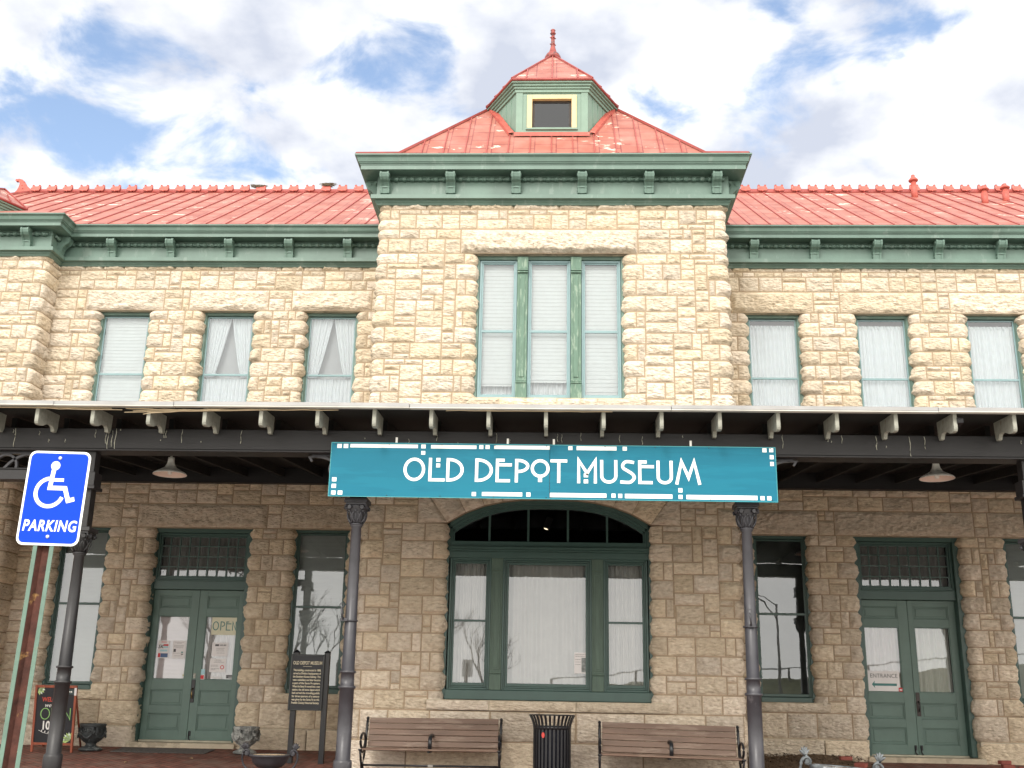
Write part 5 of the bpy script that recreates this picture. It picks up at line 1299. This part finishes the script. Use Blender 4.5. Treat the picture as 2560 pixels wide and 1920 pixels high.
# ------------------------------------------------------------------ benches
def bench(x, y, z, rz, ry, label):
    t = thing('park_bench', label, 'bench', (x, y, z), (0, ry, rz), 'slatted benches against the tower')
    Ln = 1.06
    for k in range(5):          # seat slats
        m = MB(); yy = -.02+k*.095; zz = .425-.012*math.sin(k/4*PI)+.006*k*0
        m.box(-Ln+.015, Ln-.015, yy-.043, yy+.043, zz, zz+.026, .005); m.build('seat_slat', WOOD, t)
    for k in range(5):
        m = MB(); m.box(-Ln+.04, Ln-.04, -.013, .013, -.042, .042, .005); a = R(-14)
        zz = .50+k*.088; yy = .40+(zz-.46)*.25
        m.xf(Matrix.Translation((0, yy, zz)) @ Matrix.Rotation(a, 4, 'X')); m.build('back_slat', WOOD, t)
    for s_ in (-1, 1):
        m = MB(); xx = s_*Ln
        def bar(pts, w_=.016, d_=.022):
            P = [(xx, a, b) for a, b in pts]; m.tube(P, w_, 6, flat=d_)
        bar([(.56, .90), (.50, .80), (.44, .60), (.40, .46), (.36, .40), (.20, .385), (.0, .40), (-.06, .43)], .02, .02)
        bar([(-.05, .41), (.02, .30), (.10, .20), (.06, .10), (-.04, 0)], .018); bar([(.38, .42), (.30, .30), (.20, .20), (.30, .10), (.46, 0)], .018)
        bar([(.10, .20), (.20, .20)], .018)
        ring_ = [(.17+.22*math.cos(t)*1.0, .555+.115*math.sin(t)) for t in [i*2*PI/20 for i in range(21)]]
        ring_ = [(-.04+.11*(1+math.cos(u)) if False else a, b) for a, b in ring_]; bar(ring_, .020, .012)
        m.lathe([(.03, -.012), (.034, 0), (.03, .012)], (xx, -.055, .43), 12)
        for q in range(4): m.lathe([(.024, -.01), (.026, 0), (.018, .012)], (xx, .50+q*.014, .72+q*.055), 8)
        m.build('end_frame', BLACK, t)
    m = MB(); m.tube([(0, .40, .62), (0, .30, .655), (0, .10, .65), (0, -.02, .60), (0, -.035, .45)], .03, 8, flat=.014); m.build('middle_arm', BLACK, t)
    m = MB(); m.tube([(-Ln, .15, .20), (Ln, .15, .20)], .016, 8); m.build('stretcher', BLACK, t)
    m = MB(); m.box(-.04, .04, .13, .17, .18, .22, .003); m.build('stretcher_clip', mat('clip_metal', (.30, .29, .27), .4, .1, 9, metal=.5), t)
    m = MB(); m.tube([(-.02, -.03, .41), (-.02, .4, .40)], .018, 6); m.build('centre_brace', BLACK, t)
    return t
bench(-1.86, 17.32, -.245, 0, R(-.25), 'brown slatted bench left of the black litter bin, between bin and column')
bench(1.77, 17.05, -.262, R(-1.2), R(.9), 'brown slatted bench right of the black litter bin, sagging slightly to the right')

# ------------------------------------------------------------------ litter bin
t = thing('litter_bin', 'black slatted metal litter bin with flared rim between the two benches', 'litter bin', (0, 17.3, -.25))
m = MB()
for k in range(30):
    a = 2*PI*k/30; ca, sa = math.cos(a), math.sin(a)
    pts = [(.283, .06), (.283, .3), (.283, .6), (.283, .78), (.292, .85), (.315, .92), (.350, .985)]
    P = []
    for (r_, z) in pts: P.append(Vector((r_*ca, r_*sa, z)))
    tg = Vector((-sa, ca, 0)); nrm = Vector((ca, sa, 0)); hw = .016
    rings = []
    for p in P: rings.append([tuple(p+tg*hw+nrm*.004), tuple(p+tg*hw-nrm*.004), tuple(p-tg*hw-nrm*.004), tuple(p-tg*hw+nrm*.004)])
    m.ring(rings, smooth=False)
m.build('slats', BLACK, t)
def band(z, r_, h=.03): 
    q = MB(); q.lathe([(r_-.008, z), (r_+.004, z), (r_+.004, z+h), (r_-.008, z+h), (r_-.008, z)], n=40, caps=False); q.build('band', BLACK, t)
band(.78, .286, .05); band(.05, .286, .04); band(.98, .350, .014)
m = MB(); m.lathe([(.0, .04), (.255, .04), (.262, .80), (.268, .805), (.268, .79)], n=32, caps=False); m.build('liner', mat('dark_liner', (.012, .016, .028), .6, .2, 5), t)
m = MB(); m.lathe([(0, 0), (.022, .004), (.024, .006)], n=12); m.xf(Matrix.Translation((-.135, -.262, .70)) @ Matrix.Rotation(PI/2, 4, 'X') @ Matrix.Diagonal((1.0, 1.7, 1, 1))); m.build('sticker', mat('red_sticker', (.55, .05, .04), .5, .1, 9), t)

# ------------------------------------------------------------------ urns
def urn(x, y, z, m_, label, rot=0):
    t = thing('stone_urn', label, 'urn', (x, y, z), (0, 0, rot), 'urn planters along the wall')
    m = MB(); m.lathe([(.16, 0), (.20, .01), (.205, .035), (.17, .055), (.10, .085), (.085, .115), (.11, .145), (.165, .18), (.205, .235), (.225, .30), (.228, .36), (.215, .40), (.225, .42), (.232, .44), (.225, .462), (.205, .465), (.19, .44), (.17, .36), (0, .36)], n=36, caps=False); b = m.build('urn_body', m_, t)
    m = MB()
    for k in range(18):        # key pattern around the rim
        a = 2*PI*k/18
        def P(u, v): q = a+(u-.5)*.30; return (.232*math.cos(q), .232*math.sin(q), v)
        m.tube([P(0, .325), P(.82, .325), P(.82, .385), P(.28, .385), P(.28, .350), P(.55, .350)], .0065, 4)
    for k in range(6):
        a = 2*PI*(k+.5)/6
        pts = []
        for i in range(13): u = i/12; q = a-.42+.84*u; zz = .30-.075*math.sin(u*PI); pts.append((.236*math.cos(q), .236*math.sin(q), zz))
        m.tube(pts, .013, 5)
        q = a-.5; m.tube([(.225*math.cos(q), .225*math.sin(q), .405), (.24*math.cos(q), .24*math.sin(q), .33), (.20*math.cos(q), .20*math.sin(q), .24)], [.02, .026, .008], 6)
        for j in range(5): q = a+(j-2)*.13; m.tube([(.215*math.cos(q), .215*math.sin(q), .25), (.12*math.cos(a+(j-2)*.05), .12*math.sin(a+(j-2)*.05), .15)], [.014, .005], 5)
    m.build('relief', m_, t)
    m = MB(); m.lathe([(0, .37), (.185, .36)], n=20, caps=False); m.build('soil', BLACK, t)
urn(-8.22, 20.0, gz(20.0), URN, 'dark green black urn planter standing between the chalkboard and the left door')
urn(-5.44, 20.0, gz(20.0), URNL, 'whitened urn planter with a key pattern, right of the OPEN door', .4)
def basin(x, y, z, r0, h, label, fill, m_, rot, tilt=0):
    t = thing('bowl_planter', label, 'planter', (x, y, z), (0, tilt, rot), 'wide handled planters at the front')
    m = MB(); m.lathe([(r0*.45, 0), (r0*.52, .02), (r0*.40, .05), (r0*.28, h*.30), (r0*.34, h*.40), (r0*.62, h*.50), (r0*.84, h*.68), (r0*.90, h*.84), (r0*.96, h*.90), (r0, h*.93), (r0, h*.97), (r0*.96, h), (r0*.88, h*.985), (r0*.85, h*.9), (r0*.8, h*.86)], n=44, caps=False); m.build('bowl', m_, t)
    m = MB()
    for k in range(48): a = 2*PI*k/48; m.tube([(r0*.985*math.cos(a), r0*.985*math.sin(a), h*.985), (r0*.90*math.cos(a), r0*.90*math.sin(a), h*.86)], .008, 5)
    m.build('rim_beading', m_, t)
    m = MB()
    vs = [(0, 0, h*.93)]; nn = 40; rr_ = random.Random(2)
    for j in range(1, 7):
        for i in range(nn): a = 2*PI*i/nn; vs.append((r0*.86*j/6*math.cos(a), r0*.86*j/6*math.sin(a), h*.93+.02*(1-j/6)+rr_.uniform(-.008, .008)))
    fs = [(0, 1+i, 1+(i+1) % nn) for i in range(nn)]
    for j in range(5):
        for i in range(nn): fs.append((1+j*nn+i, 1+(j+1)*nn+i, 1+(j+1)*nn+(i+1) % nn, 1+j*nn+(i+1) % nn))
    m.add(vs, fs)
    for k in range(260): a = rr_.random()*2*PI; q = r0*.82*math.sqrt(rr_.random()); m.lathe([(0, -.006), (rr_.uniform(.006, .012), 0), (0, .007)], (q*math.cos(a), q*math.sin(a), h*.94+.012), 5)
    m.build('fill', fill, t)
    for s_ in (-1, 1):
        m = MB(); P = [(r0*.75, h*.45), (r0*.95, h*.35), (r0*1.20, h*.50), (r0*1.34, h*.80), (r0*1.30, h*1.08), (r0*1.12, h*1.16), (r0*1.0, h*1.0)]
        Q_ = []
        for i in range(len(P)-1):
            for u in (0, .33, .66):
                p0 = P[max(i-1, 0)]; p1 = P[i]; p2 = P[i+1]; p3 = P[min(i+2, len(P)-1)]
                Q_.append(tuple(.5*(2*p1[k]+(p2[k]-p0[k])*u+(2*p0[k]-5*p1[k]+4*p2[k]-p3[k])*u*u+(3*p1[k]-p0[k]-3*p2[k]+p3[k])*u**3) for k in (0, 1)))
        m.tube([(s_*a, 0, b) for a, b in Q_], [.013+.008*math.sin(i/len(Q_)*PI*2.5)**2 for i in range(len(Q_))], 8)
        sc_ = [(r0*1.13+.055*(1-t/11)*math.cos(t), h*1.05+.055*(1-t/11)*math.sin(t)) for t in [i*.5 for i in range(20)]]
        m.tube([(s_*a, -.02, b) for a, b in sc_], .014, 6); m.tube([(s_*r0*1.13, -.04, h*1.05), (s_*r0*1.13, .03, h*1.05)], .022, 8)
        for k in range(5):     # leaf crest over the handle
            a = R(30+k*28); m.tube([(s_*(r0*1.2), 0, h*1.18), (s_*(r0*1.22+.05*math.cos(a)), .012*(k-2), h*1.2+.075*math.sin(a)), (s_*(r0*1.22+.075*math.cos(a)), .02*(k-2), h*1.2+.10*math.sin(a))], [.018, .016, .004], 6)
        m.tube([(s_*r0*.98, 0, h*.9), (s_*r0*1.1, 0, h*1.1), (s_*r0*1.2, 0, h*1.2)], [.02, .028, .016], 6)
        m.build('handle', m_, t)
basin(-4.235, 17.0, -.25, .305, .35, 'wide cast planter with scrolled handles filled with gravel, in front of the history board', SOIL, IRON, .12)
basin(3.42, 13.75, -.25, .355, .50, 'blue grey cast planter with horned handles at the bottom right, before the mulch', MULCH, mat('blue_grey_cast', (.11, .125, .135), .5, .5, 12, .4, 50, c2=(.36, .38, .39), c2amt=.7, c2scale=8, c2lo=.56), -.1, R(3.5))

# ------------------------------------------------------------------ history board
t = thing('history_board', 'black history board headed OLD DEPOT MUSEUM on two capped posts', 'sign board', (-4.13, 19.0, gz(19.0)))
for s_ in (-1, 1):
    m = MB(); m.box(s_*.265-.045, s_*.265+.045, -.045, .045, -.3, 1.80, .004); m.add([(s_*.265-.058, -.058, 1.80), (s_*.265+.058, -.058, 1.80), (s_*.265+.058, .058, 1.80), (s_*.265-.058, .058, 1.80), (s_*.265, 0, 1.85)], [(0, 1, 4), (1, 2, 4), (2, 3, 4), (3, 0, 4), (3, 2, 1, 0)]); m.build('post', BLACK, t)
m = MB(); y0 = -.085
frame_boxes(m, -.345, .235, .845, 1.77, .03, y0, y0+.05, .006); m.build('board_frame', mat('satin_black_frame', (.03, .035, .037), .35, .3, 9), t)
m = MB(); m.box(-.315, .205, y0+.012, y0+.03, .875, 1.74); m.build('board', CHALK, t)
text_obj('OLD DEPOT MUSEUM', .078, GOLD, t, (-.055, y0+.010, 1.60), sx=.66, offset=.0012, name='heading')
m = MB(); m.box(-.13, .02, y0+.008, y0+.0115, 1.565, 1.570); m.build('heading_rule', GOLD, t)
body = ['This building, constructed in 1888,', 'served as Division headquarters of', 'the Southern Kansas Railway. This', 'was a subsidiary and later became', 'a part of the Santa Fe system.', 'When the Santa Fe moved into a new', 'station, the old stone depot which', 'had served the traveling public', 'for three quarters of a century', 'was given by the Santa Fe to the', 'Franklin County Historical Society.']
for i, ln in enumerate(body):
    o = text_obj(ln, .047, GOLD, t, (-.055, y0+.010, 1.49-i*.0535), offset=.0012, name='body_text')
    w_ = max(v.co.x for v in o.data.vertices)-min(v.co.x for v in o.data.vertices); o.scale = (.475/w_, 1, 1)

# ------------------------------------------------------------------ chalkboard on the pavement
t = thing('chalkboard_sign', 'red framed chalkboard with chalk greeting standing on the bricks behind the leaning sign post', 'chalkboard', (-8.79, 19.72, gz(19.72)), (R(7), 0, 0))
m = MB()
m.box(-.375, -.335, -.02, .02, 0, 1.14, .004); m.box(.335, .375, -.02, .02, 0, 1.14, .004); m.box(-.334, .334, -.019, .019, 1.095, 1.14, .004); m.box(-.334, .334, -.019, .019, .12, .16, .004); m.build('frame', REDWOOD, t)
m = MB(); m.box(-.335, .335, -.006, .012, .16, 1.095); m.build('board', CHALK, t)
for s_ in (-1, 1):
    m = MB(); m.tube([(s_*.34, .02, 1.08), (s_*.34, .40, .03)], .018, 5); m.build('rear_leg', REDWOOD, t)
text_obj('WELCOME', .105, mat('red_chalk', (.62, .10, .07), .9, .2, 40), t, (-.02, -.008, .86), sx=.85, offset=.002, name='chalk_text')
text_obj('we are', .10, SIGNWHITE, t, (-.05, -.008, .765), shear=.3, name='chalk_text')
m = MB(); glyphs(m, .014, .20, -.0062, -.0085, [('O', -.25, -.08), ('P', -.06, .03), ('E', .05, .14), ('N', .17, .29)]); m.xf(Matrix.Translation((0, 0, .55))); m.build('chalk_text', mat('green_chalk', (.30, .58, .20), .9, .2, 40), t)
text_obj('10', .20, SIGNWHITE, t, (-.14, -.008, .385), offset=.006, sx=.8, name='chalk_text'); text_obj('e', .12, SIGNWHITE, t, (.14, -.008, .33), shear=.2, name='chalk_text')
LEAFC = mat('green_leaf_chalk', (.45, .62, .22), .9, .3, 30); LEAFP = mat('pale_leaf_chalk', (.62, .74, .60), .9, .3, 30)
m = MB(); 
for (cx, cz, a0, a1, n_, L_) in ((-.31, 1.08, -80, 10, 5, .12), (.31, .20, 80, 190, 7, .15)):
    for k in range(n_):
        a = R(a0+(a1-a0)*k/(n_-1)); ca, sa = math.cos(a), math.sin(a); w_ = .028
        m.c = k % 2; m.add([(cx, -.0075, cz), (cx+ca*L_*.5-sa*w_, -.0075, cz+sa*L_*.5+ca*w_), (cx+ca*L_, -.0075, cz+sa*L_), (cx+ca*L_*.5+sa*w_, -.0075, cz+sa*L_*.5-ca*w_)], [(0, 1, 2, 3)])
m.build('chalk_leaf', [LEAFC, LEAFP], t)
m = MB(); ribbon(m, [(-.26, .37), (-.18, .33), (-.08, .31), (.0, .30)], .006, -.0062, -.0085)
for k in range(4): ribbon(m, [(-.21+k*.06, .345-k*.013), (-.20+k*.06, .375-k*.013)], .012, -.0062, -.0085)
m.build('chalk_sprig', SIGNWHITE, t)
m = MB(); m.box(.10, .325, -.010, -.0065, .985, 1.075); a_ = m.build('small_plate', mat('dark_plate', (.04, .07, .075), .5, .1, 9), t)
m = MB(); m.add([(x, -.0115, z) for x, z in [(.22, 1.036), (.27, 1.036), (.27, 1.05), (.30, 1.03), (.27, 1.01), (.27, 1.024), (.22, 1.024)]], [(0, 1, 5, 6), (2, 3, 4)]); m.build('arrow', SIGNWHITE, t)
m = MB(); m.box(.335, .376, -.024, -.0205, .97, 1.10); m.build('tape', PAPER, t)

# ------------------------------------------------------------------ parking sign
PX, PY = -2.411, 5.10
t = thing('parking_sign', 'blue and white wheelchair PARKING sign on a rusty green channel post', 'sign', (PX-.055, PY, -.66), (0, R(1.1), 0))
zc = 1.823+.66; W_, H_ = .1525, .2286
def rrect(w_, h_, r_, cx=0, cz=0): return [(cx+sx*(w_-r_)+r_*math.cos(R(a0+k*15)), cz+sz*(h_-r_)+r_*math.sin(R(a0+k*15))) for (sx, sz, a0) in ((1, 1, 0), (-1, 1, 90), (-1, -1, 180), (1, -1, 270)) for k in range(7)]
sx0 = .015
m = MB(); m.prism(rrect(W_, H_, .035, sx0, zc), 'y', -.047, -.0445); pn = m.build('sign_plate', PWHITE, t)
m = MB(); m.prism(rrect(W_-.0105, H_-.0105, .027, sx0, zc), 'y', -.0478, -.0469); m.build('blue_field', PBLUE, t)
m = MB(); y0_, y1_ = -.0477, -.0486
ox, oz = sx0, zc
m.prism([(ox-.008+.0225*math.cos(a), oz+.157+.0225*math.sin(a)) for a in [i*2*PI/20 for i in range(20)]], 'y', y1_-.0002, y0_)
ribbon(m, [(ox-.0125, oz+.145), (ox-.0205, oz+.048), (ox+.055, oz+.048), (ox+.078, oz-.012), (ox+.108, oz-.0035)], .021, y0_, y1_)
ribbon(m, [(ox-.012, oz+.0875), (ox+.043, oz+.0875)], .0155, y0_, y1_-.0004)
ribbon(m, [(ox-.018+.068*math.cos(R(a)), oz+.026+.068*math.sin(R(a))) for a in range(98, 343, 9)], .0185, y0_, y1_-.0006)
m.xf(Matrix.Translation((-.007, 0, 0))); m.build('wheelchair_symbol', PWHITE, t)
o = text_obj('PARKING', .074, PWHITE, t, (ox, -.0482, oz-.160), shear=.12, offset=.0017, name='lettering', spacing=1.10)
w_ = max(v.co.x for v in o.data.vertices)-min(v.co.x for v in o.data.vertices); o.scale = (.262/w_, 1, 1)
m = MB()
for (bx, bz) in ((.002, .195), (.0, -.187)): m.lathe([(.0095, 0), (.0085, .004), (.004, .007)], n=10); m.xf(Matrix.Translation((ox+bx, -.048, oz+bz)) @ Matrix.Rotation(PI/2, 4, 'X'), len(m.v)-30)
m.build('bolt', mat('zinc_bolt', (.6, .62, .62), .3, .1, 9, metal=.4), t)
m = MB()   # hat channel post: two green flanges and a recessed rusty web
for s_ in (-1, 1): m.box(s_*.030, s_*.050, -.044, -.040, -.5, 2.62); 
m.build('post_flange', POSTGREEN, t)
m = MB(); m.box(-.018, .018, -.012, -.008, -.5, 2.60)
for s_ in (-1, 1): m.add([(s_*.018, -.012, -.5), (s_*.030, -.040, -.5), (s_*.030, -.040, 2.60), (s_*.018, -.012, 2.60)], [(0, 1, 2, 3)])
m.build('post_web', RUST, t)
m = MB()
for k in range(90): m.lathe([(.0042, 0), (.003, .0015)], n=6); m.xf(Matrix.Translation((.0235, -.026, -.1+k*.0254)) @ Matrix.Rotation(PI/2, 4, 'X') @ Matrix.Rotation(-.9, 4, 'Y'), len(m.v)-12)
m.build('hole_row', mat('pale_burr', (.45, .40, .36), .7, .3, 30), t)

# ------------------------------------------------------------------ nests of twigs on the ridge
def nest(x, w_, h, z, seed, label):
    m = MB(); r_ = random.Random(seed)
    for k in range(150):
        a = r_.uniform(-1, 1); y = r_.uniform(-1, 1)*.06; zz = r_.random()*h*(1-.5*a*a*0); l_ = r_.uniform(.04, .13)*w_*2
        wv_ = (.35+.65*zz/h); cx = a*w_*.42*wv_
        an = r_.gauss(0, .25); m.tube([(cx-l_*math.cos(an), y, zz-l_*math.sin(an)*.4), (cx+r_.uniform(-.01, .01), y+r_.uniform(-.02, .02), zz+.01), (cx+l_*math.cos(an), y, zz+l_*math.sin(an)*.4)], .0045, 4)
    o = m.build('twig_nest', TWIG, None, (x, RY, z)); tag(o, label, 'nest', 'clumps of twigs on the ridge')
nest(-7.62, .42, .075, RZ+.125, 1, 'flat grey twig clump on the left ridge, slumped between crest tiles'); nest(-5.84, .40, .09, RZ+.165, 2, 'upright twig clump perched on a crest tile nearest the tower on the left ridge')

# ------------------------------------------------------------------ what the glass reflects: bare trees and lamp posts across the road
def bare_tree(x, y, h, seed, label, spread=.55):
    t = thing('bare_tree', label, 'tree', (x, y, -.7), group='bare winter trees across the road')
    r_ = random.Random(seed); tr_, br = MB(), MB()
    def grow(p, d, ln, rad, lev):
        n_ = 4; pts = [p]; dd = Vector(d)
        for i in range(n_): dd = (dd+Vector((r_.gauss(0, .10), r_.gauss(0, .10), .04))).normalized(); pts.append(pts[-1]+dd*ln/n_)
        (tr_ if lev == 0 else br).tube(pts, [rad*(1-.45*i/n_) for i in range(n_+1)], 7 if lev < 2 else 3, caps=False)
        if lev >= 6: return
        for k in range(3 if lev < 4 else 2):
            q = pts[-1] if k == 0 else pts[r_.randint(2, n_)]
            a = r_.random()*2*PI; ax = Vector((math.cos(a), math.sin(a), 0)); nd = (dd+ax*r_.uniform(.35, 1)*spread*1.3+Vector((0, 0, .12))).normalized(); grow(q, nd, ln*r_.uniform(.62, .8), rad*.6, lev+1)
    grow(Vector((0, 0, 0)), (0, 0, 1), h*.28, h*.016, 0)
    tr_.build('trunk', BARK, t, fix=False); br.build('crown', BARK, t, fix=False)
for i, (x, y, h, s_) in enumerate(((-38, -26, 17, 3), (-22.5, -30, 11, 8), (-17, -34, 12, 21), (-9, -33, 11, 5), (-4.5, -38, 9, 6), (-29, -36, 12, 9))):
    bare_tree(x, y, h, s_, ('tall', 'slender', 'forked', 'low spreading', 'small', 'far')[i]+' bare tree across the road, mirrored in the ground floor glass')
def street_lamp(x, y, h, s_, label):
    t = thing('street_lamp', label, 'street lamp', (x, y, -.7), group='street lamps across the road')
    m = MB(); m.tube([(0, 0, 0), (0, 0, h)], [.12, .07], 8); m.build('pole', PAVE, t)
    m = MB(); m.tube([(0, 0, h-.9), (s_*.8, 0, h+.1), (s_*2.2, 0, h+.8)], .04, 6); m.tube([(0, 0, h-.1), (s_*.8, 0, h+.4), (s_*2.2, 0, h+.82)], .04, 6); m.build('arm', PAVE, t)
    m = MB(); m.box(s_*2.2-.35, s_*2.2+.35, -.12, .12, h+.76, h+.90, .03); m.build('lamp_head', PAVE, t)
street_lamp(-7.0, -33, 9.5, 1, 'tall lamp post mirrored in the left of the big middle pane'); street_lamp(14.5, -30, 8.0, -1, 'lamp post mirrored in the dark window right of the tower')
t = thing('guard_rail', 'white roadside guard rail mirrored low in the right side glass of the arched window', 'guard rail', (0, -43.5, 0))
m = MB()
P = [(x, 0, hh(x)+.75) for x in np.linspace(0, 90, 60)]; m.tube([(float(a), b, float(c)) for a, b, c in P], .14, 6, flat=.05); m.build('rail', WHITEP, t)
m = MB(); m.box(-.08, .08, -.08, .08, -.3, .75); p0_ = m.build('rail_post', PAVE, t, (0, 0, hh(0)))
for k in range(1, 30): o = p0_.copy(); col.objects.link(o); o.location = (k*3, 0, hh(k*3))
